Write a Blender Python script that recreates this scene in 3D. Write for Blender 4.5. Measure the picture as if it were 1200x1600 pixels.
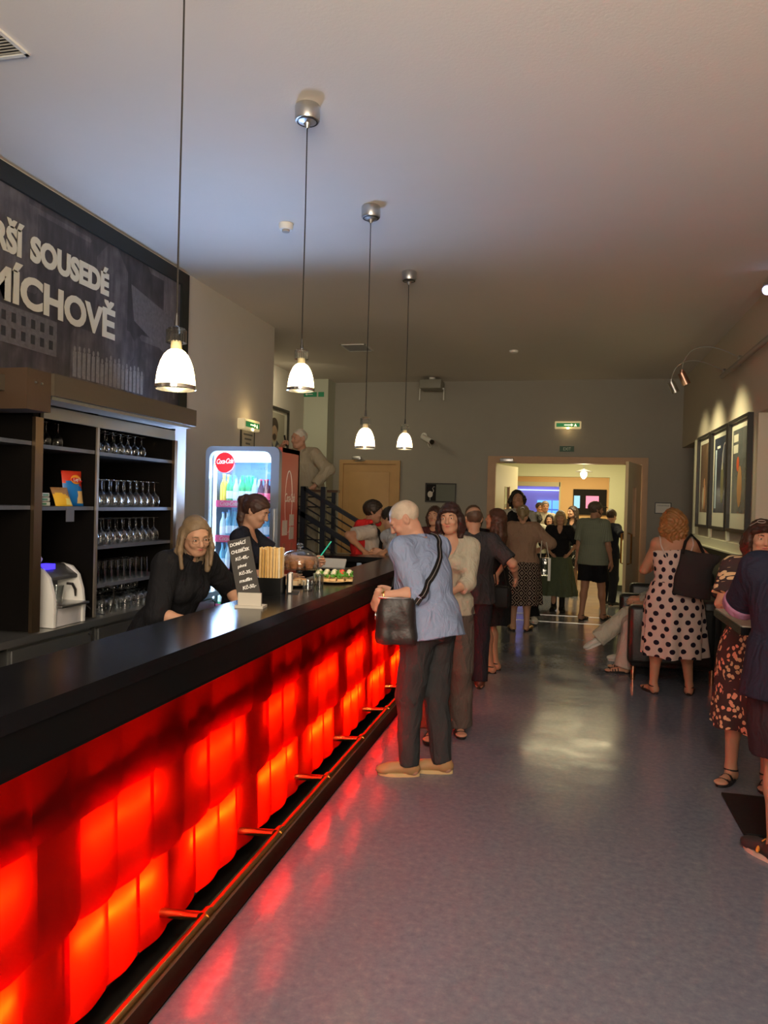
import bpy, bmesh, math, random
import numpy as np
from mathutils import Vector, Matrix, Euler
random.seed(7)
PI = math.pi
R = math.radians
for o in list(bpy.data.objects): bpy.data.objects.remove(o)
scene = bpy.context.scene
COL = scene.collection

# ---------------------------------------------------------------- camera
cam_d = bpy.data.cameras.new('camera'); cam = bpy.data.objects.new('camera', cam_d); COL.objects.link(cam)
cam_d.sensor_fit = 'VERTICAL'; cam_d.sensor_height = 36; cam_d.lens = 1180*36/1600; cam_d.clip_start = .05
_f = Vector((-.23218391, .97258436, -.01304974)); _r = Vector((.97225455, .23245638, .02617472)); _u = Vector((-.02849062, .00661032, .9995722))
cam.matrix_world = Matrix(((_r.x, _u.x, -_f.x, 0), (_r.y, _u.y, -_f.y, 0), (_r.z, _u.z, -_f.z, 1.68), (0, 0, 0, 1)))
scene.camera = cam

# ---------------------------------------------------------------- exposure, world, large lights
vs = scene.view_settings
vs.view_transform = 'Standard'; vs.look = 'None'; vs.gamma = 1; vs.exposure = 0; vs.use_curve_mapping = False
w = bpy.data.worlds.new('world'); scene.world = w; w.use_nodes = True
w.node_tree.nodes['Background'].inputs[0].default_value = (.9, .8, .7, 1)
w.node_tree.nodes['Background'].inputs[1].default_value = .01

def area(name, loc, target, size, energy, color, sy=None, spread=180):
    l = bpy.data.lights.new(name, 'AREA'); l.energy = energy; l.color = color; l.size = size; l.spread = R(spread)
    if sy: l.shape = 'RECTANGLE'; l.size_y = sy
    o = bpy.data.objects.new(name, l); COL.objects.link(o); o.location = loc
    o.rotation_euler = (Vector(target)-Vector(loc)).to_track_quat('-Z', 'Y').to_euler(); return o
def point(name, loc, energy, color, r=.03):
    l = bpy.data.lights.new(name, 'POINT'); l.energy = energy; l.color = color; l.shadow_soft_size = r
    o = bpy.data.objects.new(name, l); COL.objects.link(o); o.location = loc; return o
def spot(name, loc, target, energy, color, ang=40, r=.03, blend=.6):
    l = bpy.data.lights.new(name, 'SPOT'); l.energy = energy; l.color = color; l.shadow_soft_size = r; l.spot_size = R(ang); l.spot_blend = blend
    o = bpy.data.objects.new(name, l); COL.objects.link(o); o.location = loc
    o.rotation_euler = (Vector(target)-Vector(loc)).to_track_quat('-Z', 'Y').to_euler(); return o

WARM = (1, .74, .42)
area('unseen_fill_uplight', (.2, -1.6, 2.3), (-.3, 1.0, 3.75), 2.6, 188, (1, .84, .64), 1.6, 130)  # added fill behind the camera, aimed up to brighten the near ceiling
area('unseen_fill_downlight', (.2, -.6, 3.6), (.2, 1.2, 0), 1.0, 78, (1, .86, .76), 1.0, 120)  # added fill with no modelled lamp, brightens the near floor from behind
area('corridor_light', (.2, 14.3, 2.8), (.2, 14.3, 0), 1.6, 52, (1, .84, .48), 1.0)
area('far_room_light', (.3, 17.4, 2.8), (.3, 17.4, 0), 1.4, 55, (1, .78, .42), 1.0)
area('blue_room_light', (-.55, 20.6, 2.6), (-.55, 21.4, 1.4), 1.2, 20, (.45, .55, 1), .4)
area('stair_light', (-3.9, 10.4, 3.6), (-4.1, 11.2, 1.6), .5, 11, (1, .86, .55))

# ---------------------------------------------------------------- materials
MATS = {}
def mat(name, col=(.5, .5, .5), rough=.6, metal=0, spec=.5, emit=None, es=0, coat=0, bump=0, bscale=40, var=0, vscale=6, trans=0, ior=1.45, sheen=0, alpha=1):
    if name in MATS: return MATS[name]
    m = bpy.data.materials.new(name); m.use_nodes = True; nt = m.node_tree; b = nt.nodes['Principled BSDF']
    b.inputs['Base Color'].default_value = (*col, 1); b.inputs['Roughness'].default_value = rough; b.inputs['Metallic'].default_value = metal
    b.inputs['Specular IOR Level'].default_value = spec; b.inputs['Coat Weight'].default_value = coat; b.inputs['IOR'].default_value = ior
    b.inputs['Transmission Weight'].default_value = trans; b.inputs['Sheen Weight'].default_value = sheen; b.inputs['Alpha'].default_value = alpha
    if emit: b.inputs['Emission Color'].default_value = (*emit, 1); b.inputs['Emission Strength'].default_value = es
    if bump or var:
        tc = nt.nodes.new('ShaderNodeTexCoord')
    if bump:
        n = nt.nodes.new('ShaderNodeTexNoise'); n.inputs['Scale'].default_value = bscale; n.inputs['Detail'].default_value = 4
        bp = nt.nodes.new('ShaderNodeBump'); bp.inputs['Strength'].default_value = bump; bp.inputs['Distance'].default_value = .01
        nt.links.new(tc.outputs['Object'], n.inputs['Vector']); nt.links.new(n.outputs['Fac'], bp.inputs['Height']); nt.links.new(bp.outputs['Normal'], b.inputs['Normal'])
    if var:
        n = nt.nodes.new('ShaderNodeTexNoise'); n.inputs['Scale'].default_value = vscale; n.inputs['Detail'].default_value = 5
        mx = nt.nodes.new('ShaderNodeMix'); mx.data_type = 'RGBA'
        mx.inputs[6].default_value = (*[c*(1-var) for c in col], 1); mx.inputs[7].default_value = (*[min(1, c*(1+var)) for c in col], 1)
        nt.links.new(tc.outputs['Object'], n.inputs['Vector']); nt.links.new(n.outputs['Fac'], mx.inputs[0]); nt.links.new(mx.outputs[2], b.inputs['Base Color'])
    MATS[name] = m; return m
def nodes(m): return m.node_tree, m.node_tree.nodes['Principled BSDF']
def N(nt, t, **k):
    n = nt.nodes.new(t)
    for a, v in k.items():
        if a[0] == '_': n.inputs[int(a[1:])].default_value = v
        else: setattr(n, a, v)
    return n
def ramp(nt, src, stops, interp='LINEAR'):
    r = nt.nodes.new('ShaderNodeValToRGB'); r.color_ramp.interpolation = interp; e = r.color_ramp.elements
    while len(e) < len(stops): e.new(.5)
    for x, (p, c) in zip(e, stops): x.position = p; x.color = (*c, 1) if len(c) == 3 else c
    nt.links.new(src, r.inputs[0]); return r

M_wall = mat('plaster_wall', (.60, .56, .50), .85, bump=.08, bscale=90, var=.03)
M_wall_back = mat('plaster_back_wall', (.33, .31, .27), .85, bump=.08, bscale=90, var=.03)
M_ceil = mat('ceiling_paint', (.70, .65, .60), .9, bump=.1, bscale=70, var=.02)
M_green = mat('pale_green_paint', (.62, .62, .42), .8)
M_beige = mat('ochre_paint', (.75, .52, .26), .8)
M_dark = mat('dark_green_panel', (.035, .04, .03), .5)
M_black = mat('black_lacquer', (.006, .006, .007), .2, spec=.5, bump=.02, bscale=14)
M_fascia = mat('black_fascia', (.004, .004, .004), .35, spec=.2)
M_blackm = mat('matt_black', (.010, .009, .009), .6, spec=.2)
M_shelf = mat('shelf_edge_grey', (.10, .11, .14), .4)
M_brown = mat('brown_carcass', (.0045, .0035, .003), .6, spec=.15, var=.3, vscale=3)
M_steel = mat('brushed_steel', (.42, .42, .40), .34, metal=.9, bump=.03, bscale=30)
M_alu = mat('aluminium', (.55, .55, .55), .35, metal=1)
M_chrome = mat('chrome', (.8, .8, .8), .12, metal=1)
M_brass = mat('brass_rail', (.55, .30, .10), .25, metal=1)
M_wood = mat('door_frame_wood', (.48, .29, .17), .5, var=.1, vscale=8)
M_woodl = mat('door_leaf_wood', (.52, .31, .13), .5, var=.12, vscale=5)
M_white = mat('white_plastic', (.78, .77, .72), .45)
M_paper = mat('paper', (.8, .78, .72), .8)
M_blackframe = mat('black_frame', (.02, .017, .015), .35)
M_redplain = mat('cola_red_plastic', (.75, .012, .01), .35)
M_glass = mat('clear_glass', (.95, .97, .97), .03, trans=1, ior=1.3)
M_text = mat('cream_lettering', (.62, .58, .46), .7)

# floor
M_floor = mat('linoleum', (.14, .155, .18), .22, spec=.5)
nt, b = nodes(M_floor)
tc = N(nt, 'ShaderNodeTexCoord'); n1 = N(nt, 'ShaderNodeTexNoise'); n1.inputs['Scale'].default_value = 28; n1.inputs['Detail'].default_value = 8; n1.inputs['Roughness'].default_value = .7
nt.links.new(tc.outputs['Object'], n1.inputs['Vector'])
r1 = ramp(nt, n1.outputs['Fac'], [(.3, (.105, .120, .155)), (.55, (.145, .155, .19)), (.75, (.20, .20, .22))]); nt.links.new(r1.outputs[0], b.inputs['Base Color'])
n2 = N(nt, 'ShaderNodeTexNoise'); n2.inputs['Scale'].default_value = 2.2; nt.links.new(tc.outputs['Object'], n2.inputs['Vector'])
r2 = ramp(nt, n2.outputs['Fac'], [(.3, (.13, .13, .13)), (.7, (.24, .24, .24))]); nt.links.new(r2.outputs[0], b.inputs['Roughness'])
n3 = N(nt, 'ShaderNodeTexNoise'); n3.inputs['Scale'].default_value = 5; nt.links.new(tc.outputs['Object'], n3.inputs['Vector'])
bp = N(nt, 'ShaderNodeBump'); bp.inputs['Strength'].default_value = .10; bp.inputs['Distance'].default_value = .02
nt.links.new(n3.outputs['Fac'], bp.inputs['Height']); nt.links.new(bp.outputs['Normal'], b.inputs['Normal'])

# red translucent plastic (front of the bar)
M_red = bpy.data.materials.new('red_translucent_sheet'); M_red.use_nodes = True; nt = M_red.node_tree; nt.nodes.clear()
out = N(nt, 'ShaderNodeOutputMaterial'); tr = N(nt, 'ShaderNodeBsdfTranslucent'); tr.inputs[0].default_value = (.95, .0062, .0002, 1)
df = N(nt, 'ShaderNodeBsdfDiffuse'); df.inputs[0].default_value = (.13, .0005, .0005, 1)
gl = N(nt, 'ShaderNodeBsdfGlossy'); gl.inputs[0].default_value = (1, .9, .85, 1); gl.inputs['Roughness'].default_value = .18
m1 = N(nt, 'ShaderNodeMixShader'); m1.inputs[0].default_value = .3; m2 = N(nt, 'ShaderNodeMixShader'); m2.inputs[0].default_value = .012
nt.links.new(tr.outputs[0], m1.inputs[1]); nt.links.new(df.outputs[0], m1.inputs[2]); nt.links.new(m1.outputs[0], m2.inputs[1]); nt.links.new(gl.outputs[0], m2.inputs[2]); nt.links.new(m2.outputs[0], out.inputs[0])
# frosted lamp glass
M_shade = bpy.data.materials.new('frosted_lamp_glass'); M_shade.use_nodes = True; nt = M_shade.node_tree; nt.nodes.clear()
out = N(nt, 'ShaderNodeOutputMaterial'); tr = N(nt, 'ShaderNodeBsdfTranslucent'); tr.inputs[0].default_value = (.95, .82, .5, 1)
gl = N(nt, 'ShaderNodeBsdfGlossy'); gl.inputs['Roughness'].default_value = .2; m1 = N(nt, 'ShaderNodeMixShader'); m1.inputs[0].default_value = .08
em = N(nt, 'ShaderNodeEmission'); em.inputs[0].default_value = (1, .82, .42, 1); em.inputs[1].default_value = .35; ad = N(nt, 'ShaderNodeAddShader')
nt.links.new(tr.outputs[0], m1.inputs[1]); nt.links.new(gl.outputs[0], m1.inputs[2]); nt.links.new(m1.outputs[0], ad.inputs[0]); nt.links.new(em.outputs[0], ad.inputs[1]); nt.links.new(ad.outputs[0], out.inputs[0])
# thin glass for domes and drinking glasses: mostly see-through with a sharp reflection
M_thin = bpy.data.materials.new('thin_glass'); M_thin.use_nodes = True; nt = M_thin.node_tree; nt.nodes.clear()
out = N(nt, 'ShaderNodeOutputMaterial'); tp = N(nt, 'ShaderNodeBsdfTransparent'); tp.inputs[0].default_value = (.93, .95, .95, 1)
gl = N(nt, 'ShaderNodeBsdfGlossy'); gl.inputs['Roughness'].default_value = .04; lw = N(nt, 'ShaderNodeLayerWeight'); lw.inputs[0].default_value = .35
ma = N(nt, 'ShaderNodeMath', operation='MULTIPLY_ADD'); ma.inputs[1].default_value = .75; ma.inputs[2].default_value = .06; m1 = N(nt, 'ShaderNodeMixShader')
nt.links.new(lw.outputs['Facing'], ma.inputs[0]); nt.links.new(ma.outputs[0], m1.inputs[0]); nt.links.new(tp.outputs[0], m1.inputs[1]); nt.links.new(gl.outputs[0], m1.inputs[2]); nt.links.new(m1.outputs[0], out.inputs[0])

# ---------------------------------------------------------------- mesh helpers
class MB:
    def __init__(s): s.bm = bmesh.new()
    def _add(s, vs, M=None):
        if M is not None: bmesh.ops.transform(s.bm, matrix=M, verts=vs)
        return s
    def box(s, c, d, rz=0, rx=0, ry=0):
        v = bmesh.ops.create_cube(s.bm, size=1)['verts']
        return s._add(v, Matrix.Translation(c) @ Euler((rx, ry, rz)).to_matrix().to_4x4() @ Matrix.Diagonal((*d, 1)))
    def b2(s, a, b): return s.box([(a[i]+b[i])/2 for i in range(3)], [abs(b[i]-a[i]) for i in range(3)])
    def cyl(s, p0, p1, r0, r1=None, n=16, caps=True):
        p0 = Vector(p0); p1 = Vector(p1); r1 = r0 if r1 is None else r1
        v = bmesh.ops.create_cone(s.bm, cap_ends=caps, segments=n, radius1=max(r0, 1e-5), radius2=max(r1, 1e-5), depth=(p1-p0).length)['verts']
        q = (p1-p0).to_track_quat('Z', 'Y').to_matrix().to_4x4()
        return s._add(v, Matrix.Translation((p0+p1)/2) @ q)
    def ell(s, c, r, n=16, m=10, rot=(0, 0, 0)):
        if not hasattr(r, '__len__'): r = (r, r, r)
        v = bmesh.ops.create_uvsphere(s.bm, u_segments=n, v_segments=m, radius=1)['verts']
        return s._add(v, Matrix.Translation(c) @ Euler(rot).to_matrix().to_4x4() @ Matrix.Diagonal((*r, 1)))
    def tube(s, pts, r, n=8, flat=1.0, caps=True):
        pts = [Vector(p) for p in pts]; rings = []; prev = None
        for i, p in enumerate(pts):
            t = (pts[min(i+1, len(pts)-1)]-pts[max(i-1, 0)]).normalized()
            if prev is None: a = t.orthogonal().normalized()
            else: a = (prev-t*prev.dot(t)).normalized()
            prev = a; bb = t.cross(a); rr = r[i] if hasattr(r, '__len__') else r
            rings.append([s.bm.verts.new(p+a*rr*math.cos(2*PI*k/n)+bb*rr*flat*math.sin(2*PI*k/n)) for k in range(n)])
        for A, B in zip(rings, rings[1:]):
            for k in range(n): s.bm.faces.new((A[k], A[(k+1) % n], B[(k+1) % n], B[k]))
        if caps: s.bm.faces.new(rings[0][::-1]); s.bm.faces.new(rings[-1])
        return s
    def strap(s, pts, w, t, nrm):
        """flat ribbon along pts, width across, nrm(i)->outward direction"""
        pts = [Vector(p) for p in pts]; rings = []
        for i, p in enumerate(pts):
            tt = (pts[min(i+1, len(pts)-1)]-pts[max(i-1, 0)]).normalized(); nn = Vector(nrm[i] if isinstance(nrm, list) else nrm); nn = (nn-tt*nn.dot(tt)).normalized(); sd = tt.cross(nn)
            rings.append([s.bm.verts.new(p+sd*w/2*a+nn*t/2*b_) for a, b_ in ((-1, -1), (1, -1), (1, 1), (-1, 1))])
        for A, B in zip(rings, rings[1:]):
            for k in range(4): s.bm.faces.new((A[k], A[(k+1) % 4], B[(k+1) % 4], B[k]))
        s.bm.faces.new(rings[0][::-1]); s.bm.faces.new(rings[-1]); return s
    def lathe(s, prof, c=(0, 0, 0), n=24, M=None):
        rings = []; allv = []
        for r, z in prof:
            ring = [s.bm.verts.new((c[0]+max(r, 1e-5)*math.cos(2*PI*k/n), c[1]+max(r, 1e-5)*math.sin(2*PI*k/n), c[2]+z)) for k in range(n)]
            rings.append(ring); allv += ring
        for A, B in zip(rings, rings[1:]):
            for k in range(n): s.bm.faces.new((A[k], A[(k+1) % n], B[(k+1) % n], B[k]))
        return s._add(allv, M)
    def poly(s, pts, d):
        """extrude polygon pts (3D) by vector d"""
        d = Vector(d); a = [s.bm.verts.new(p) for p in pts]; b_ = [s.bm.verts.new(Vector(p)+d) for p in pts]
        s.bm.faces.new(a[::-1]); s.bm.faces.new(b_); n = len(a)
        for k in range(n): s.bm.faces.new((a[k], a[(k+1) % n], b_[(k+1) % n], b_[k]))
        return s
    def bevel(s, w, seg=2):
        bmesh.ops.bevel(s.bm, geom=[e for e in s.bm.edges], offset=w, segments=seg, affect='EDGES', profile=.5, clamp_overlap=True); return s
    def build(s, name, m, parent=None, world=True, smooth=True, ang=35):
        bmesh.ops.recalc_face_normals(s.bm, faces=s.bm.faces[:])
        if parent is not None and world: bmesh.ops.translate(s.bm, vec=-root_of(parent), verts=s.bm.verts[:])
        me = bpy.data.meshes.new(name); s.bm.to_mesh(me); s.bm.free()
        return link(name, me, m, parent, smooth, ang)
def root_of(p):
    v = Vector((0, 0, 0))
    while p is not None: v += p.location; p = p.parent
    return v
def link(name, me, m, parent=None, smooth=True, ang=35):
    me.materials.append(m)
    if smooth:
        for p in me.polygons: p.use_smooth = True
        if ang: me.set_sharp_from_angle(angle=R(ang))
    o = bpy.data.objects.new(name, me); COL.objects.link(o)
    if parent is not None: o.parent = parent
    return o
def thing(name, label, cat, loc=(0, 0, 0), rz=0, group=None):
    o = bpy.data.objects.new(name, None); COL.objects.link(o); o.empty_display_size = .1
    o.location = loc; o.rotation_euler = (0, 0, rz); o['label'] = label; o['category'] = cat
    if group: o['group'] = group
    return o
def tag(o, label, cat, group=None, kind=None):
    o['label'] = label; o['category'] = cat
    if group: o['group'] = group
    if kind: o['kind'] = kind
    return o
def struct(name, mb, m, parent=None):
    o = mb.build(name, m, parent)
    if parent is None: o['kind'] = 'structure'
    return o
def dup(root, loc, rz=0, label=None, group=None, scale=None):
    def cp(o, par):
        c = o.copy(); COL.objects.link(c)
        if par is not None: c.parent = par
        for ch in list(o.children): cp(ch, c)
        return c
    r = cp(root, None); r.location = loc; r.rotation_euler = (0, 0, rz)
    if label: r['label'] = label
    if group: r['group'] = group
    if scale: r.scale = scale
    return r
def text(name, s, size, m, parent, M, ext=.002, spacing=1.0, width=None, shear=0, bold=0):
    """text as a thin mesh; M maps text plane (x right, y up) into parent space"""
    c = bpy.data.curves.new(name, 'FONT'); c.body = s; c.size = size; c.extrude = ext; c.shear = shear; c.offset = bold; c.space_character = spacing; c.resolution_u = 4
    o = bpy.data.objects.new(name, c); COL.objects.link(o); dg = bpy.context.evaluated_depsgraph_get()
    me = bpy.data.meshes.new_from_object(o.evaluated_get(dg)); bpy.data.objects.remove(o)
    xs = [v.co.x for v in me.vertices]
    if width and xs: k = width/(max(xs)-min(xs)); me.transform(Matrix.Diagonal((k, 1, 1, 1)))
    me.transform(M); me.materials.clear()
    return link(name, me, m, parent, False)
def plane(O, X, Y):
    X = Vector(X).normalized(); Y = Vector(Y).normalized(); Z = X.cross(Y); O = Vector(O)
    return Matrix(((X.x, Y.x, Z.x, O.x), (X.y, Y.y, Z.y, O.y), (X.z, Y.z, Z.z, O.z), (0, 0, 0, 1)))

# ---------------------------------------------------------------- room shell
YB, ZC, XL, XR = 12.7, 3.75, -3.46, 1.78
struct('floor', MB().b2((-5.4, -4.2, -.1), (4.2, 22, 0)), M_floor)
struct('ceiling', MB().b2((-5.4, -4.2, ZC), (4.2, YB+.2, ZC+.15)), M_ceil)
struct('wall_left', MB().b2((XL-.2, -4, 0), (XL, 8.57, ZC)), M_wall)
struct('wall_stairwell_left', MB().b2((-4.6, 8.3, 0), (-4.4, 12.75, ZC)).b2((-4.6, 8.3, 0), (XL-.2, 8.45, ZC)), M_wall)
struct('wall_stairwell_back', MB().b2((-4.5, 12.3, 0), (-3.97, YB, ZC)), mat('stairwell_paint', (.50, .52, .42), .8))
wr = MB().b2((XR, 7.86, 0), (XR+.25, 11.33, ZC)).b2((XR, 11.33, 2.66), (XR+.25, YB, ZC)).b2((XR, -4, 2.63), (XR+.25, 7.86, ZC)).b2((XR+.12, -4, 0), (XR+.3, 7.86, 2.63))
struct('wall_right', wr, mat('plaster_wall_right', (.56, .50, .40), .85, bump=.08, bscale=90))
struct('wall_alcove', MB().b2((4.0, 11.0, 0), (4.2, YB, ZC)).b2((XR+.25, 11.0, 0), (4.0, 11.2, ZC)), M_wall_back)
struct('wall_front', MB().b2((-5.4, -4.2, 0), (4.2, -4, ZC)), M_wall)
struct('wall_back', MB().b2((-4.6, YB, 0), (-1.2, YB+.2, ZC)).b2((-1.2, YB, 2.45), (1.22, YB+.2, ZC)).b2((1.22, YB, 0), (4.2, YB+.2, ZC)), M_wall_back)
struct('trim_1', MB().b2((-1.264, YB-.03, 0), (-1.133, YB+.22, 2.495)).b2((1.183, YB-.03, 0), (1.278, YB+.22, 2.495)).b2((-1.133, YB-.03, 2.39), (1.183, YB+.22, 2.495)), M_wood)
struct('trim_2', MB().b2((XR-.004, 8.0, 0), (XR, 11.33, 1.235)).b2((XR+.1, -4, 0), (XR+.12, 7.86, 1.1)), M_dark)
struct('floor_strip', MB().b2((-1.2, 11.95, 0), (1.3, 11.99, .004)).b2((-1.3, 11.25, 0), (1.4, 11.28, .004)), M_alu)
# corridor beyond the double door
struct('wall_corridor', MB().b2((-1.8, 12.9, 0), (-1.6, 16.0, 2.9)).b2((1.75, 12.9, 0), (1.95, 16.0, 2.9)).b2((-1.8, 16, 0), (-.98, 16.2, 2.9)).b2((.88, 16, 0), (1.95, 16.2, 2.9)).b2((-.98, 16, 2.3), (.88, 16.2, 2.9)), M_green)
struct('ceiling_corridor', MB().b2((-1.8, 12.9, 2.9), (2.2, 19.2, 3.0)), M_ceil)
struct('baseboard_corridor', MB().b2((.88, 15.98, 0), (1.75, 16, .12)).b2((-1.6, 15.98, 0), (-.98, 16, .12)), M_dark)
struct('wall_far', MB().b2((-1.8, 16.2, 0), (-1.5, 19, 2.9)).b2((2.0, 16.2, 0), (2.2, 19, 2.9)).b2((-1.5, 19, 0), (-1.3, 19.2, 2.9)).b2((-.12, 19, 0), (2.2, 19.2, 2.9)).b2((-1.3, 19, 2.28), (-.12, 19.2, 2.9)), M_beige)
struct('trim_3', MB().b2((-1.3, 18.97, 0), (-1.2, 19.05, 2.28)).b2((-1.2, 18.97, 2.17), (-.12, 19.05, 2.28)).b2((-.14, 18.97, 0), (-.1, 19.05, 2.28)), M_green)
struct('wall_blue_room', MB().b2((-2.2, 21.8, 0), (1.2, 22, 2.9)).b2((-2.2, 19.2, 0), (-2.0, 22, 2.9)).b2((1.0, 19.2, 0), (1.2, 22, 2.9)).b2((-2.2, 19.2, 2.9), (1.2, 22, 3.0)), mat('mauve_paint', (.45, .34, .62), .8))

# ---------------------------------------------------------------- doors
d = struct('door_1', MB().b2((-3.77, YB-.03, 0), (-2.83, YB+.0, 2.335)), M_woodl)
f = struct('door_frame', MB().b2((-3.84, YB-.06, 0), (-3.77, YB, 2.40)).b2((-2.83, YB-.06, 0), (-2.76, YB, 2.40)).b2((-3.77, YB-.06, 2.335), (-2.83, YB, 2.40)), M_woodl, d)
struct('door_panel', MB().b2((-3.66, YB-.045, .3), (-2.94, YB-.03, 2.2)).bevel(.008), M_woodl, d)
struct('door_handle', MB().cyl((-2.93, YB-.03, 1.05), (-2.93, YB-.08, 1.05), .012).cyl((-2.93, YB-.08, 1.05), (-3.05, YB-.08, 1.05), .01), M_alu, d)
for k, (xa, s) in enumerate(((-1.13, 1), (1.18, -1))):       # two open leaves of the double door, swung into the corridor
    a = R(78)*s; c_, s_ = math.cos(a), math.sin(a)
    def L(t, n, z, xa=xa, s=s): return (xa+s*(t*math.cos(R(74))) - s*n*math.sin(R(74)), YB+.05+t*math.sin(R(74))+n*math.cos(R(74)), z)
    def slab(t0, t1, z0, z1, n0, n1): return MB().poly([L(t0, n0, z0), L(t1, n0, z0), L(t1, n0, z1), L(t0, n0, z1)], Vector(L(t0, n1, z0))-Vector(L(t0, n0, z0)))
    if s == -1:                                               # right leaf opens towards the hall
        def L(t, n, z, xa=xa): return (xa-t*math.cos(R(75))-n*math.sin(R(75)), YB-.05-t*math.sin(R(75))+n*math.cos(R(75)), z)
    leaf = bpy.data.objects.new('door_%d' % (2+k), None); COL.objects.link(leaf); leaf['kind'] = 'structure'
    st = MB()
    for (t0, t1, z0, z1) in ((0, .42, .01, 2.37), (.68, 1.08, .01, 2.37), (.42, .68, .01, 1.25), (.42, .68, 2.0, 2.37)):
        st.poly([L(t0, 0, z0), L(t1, 0, z0), L(t1, 0, z1), L(t0, 0, z1)], Vector(L(0, .045, 0))-Vector(L(0, 0, 0)))
    st.build('door_leaf', mat('light_leaf_wood', (.80, .64, .38), .22, coat=.5, var=.08, vscale=4) if k else mat('cream_door_paint', (.66, .60, .42), .5), leaf)
    slab2 = MB(); slab2.poly([L(.43, .02, 1.25), L(.67, .02, 1.25), L(.67, .02, 2.0), L(.43, .02, 2.0)], Vector(L(0, .028, 0))-Vector(L(0, .02, 0))); slab2.build('door_pane', M_thin, leaf)
    for t in (.425, .67):
        slab2 = MB(); slab2.poly([L(t, -.004, 1.24), L(t+.012, -.004, 1.24), L(t+.012, -.004, 2.01), L(t, -.004, 2.01)], Vector(L(0, .052, 0))-Vector(L(0, 0, 0))); slab2.build('pane_bead', M_wood, leaf)
    for n0 in ((-.05, .095) if k else (.095,)):
        MB().tube([L(.98, .02, .85), L(.98, n0, .87), L(.98, n0, 1.3), L(.98, .02, 1.32)], .014, 8).build('door_handle', M_brass, leaf)

# door closers
for k, (x, lab) in enumerate(((-3.52, 'small grey door closer above the closed wooden door'), (-.95, 'grey door closer above the open double doorway'))):
    t = thing('door_closer', lab, 'door closer', (x, YB-.06, 2.42))
    MB().box((x, YB-.09, 2.43), (.22 if k else .15, .06, .06)).bevel(.006).build('closer_body', M_alu, t)
    MB().tube([(x+.02, YB-.09, 2.40), (x+.16, YB-.14, 2.385), (x-.02, YB-.2 if k else YB-.12, 2.375)], .008, 6).build('closer_arm', M_alu, t)

# ---------------------------------------------------------------- bar counter
bar = thing('bar_counter', 'long black bar counter with a glowing red shingled front', 'bar counter', (-1.46, 1.0, 0))
Y0, Y1 = .35, 7.3
MB().b2((-1.645, Y0, 1.10), (-1.28, Y1, 1.15)).b2((-2.9, 7.0, 1.10), (-1.645, Y1, 1.15)).build('counter_top', M_black, bar)
MB().b2((-1.31, Y0, .995), (-1.284, Y1-.004, 1.10)).b2((-2.9, Y1-.03, .995), (-1.31, Y1-.004, 1.10)).build('fascia', M_fascia, bar)
MB().b2((-1.66, Y0, .01), (-1.63, 7.0, 1.10)).b2((-1.63, Y0, .0), (-1.52, Y1-.1, .06)).b2((-1.63, Y0, .97), (-1.31, Y1-.1, .995)).b2((-2.9, Y1-.16, .0), (-1.40, Y1-.1, .995)).build('bar_base', M_blackm, bar)
MB().b2((-2.0, Y0, .86), (-1.66, 5.2, .90)).b2((-2.05, 5.2, 1.0), (-1.66, 7.0, 1.04)).b2((-1.96, Y0, 0.02), (-1.7, 7.0, .86)).build('back_worktop', M_steel, bar)
MB().b2((-1.62, Y0, .06), (-1.60, Y1-.12, .97)).build('light_box_back', mat('light_box_back_paint', (.12, .10, .08), .8), bar)
MB().b2((-1.60, Y0, .001), (-1.24, Y1-.1, .008)).build('dark_floor_sheet', mat('dull_black', (.012, .010, .008), .95, spec=0), bar)  # thin black sheet added to darken the floor under the bar front
# partitions between the light cells, pitch .70
pt = MB()
cells = [1.14+.70*k for k in range(9)]
for yc in cells: pt.b2((-1.60, yc-.075, .10), (-1.415, yc+.075, .74))
for z in (.10, .43, .755): pt.b2((-1.60, Y0, z-.012), (-1.415, Y1-.15, z+.012))
pt.b2((-1.44, Y0, .098), (-1.384, Y1-.15, .108)); pt.build('light_box_divider', M_blackm, bar)
for yc in cells: MB().b2((-1.425, yc-.07, .10), (-1.398, yc+.07, .77)).build('light_box_mullion', M_blackm, bar)
for z0, z1 in ((.395, .465), (.725, .99)): MB().b2((-1.400, Y0, z0), (-1.394 if z0 > .5 else -1.396, Y1-.15, z1)).build('light_box_cover', M_blackm, bar)
M_tube = mat('bar_tube_light', (1, 1, 1), .5, emit=(1, .62, .30), es=330)
M_tube2 = mat('bar_tube_light_upper', (1, 1, 1), .5, emit=(1, .62, .30), es=95)
for k, yc in enumerate(cells):
    y = yc+.35
    if y > 7.1 or y < .9: continue
    MB().cyl((-1.405, y-.215, .335), (-1.405, y+.215, .335), .008, n=8).build('light_tube', M_tube, bar)
    MB().cyl((-1.394, y-.20, .650), (-1.394, y+.20, .650), .008, n=8).build('light_tube', M_tube2, bar)
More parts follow.
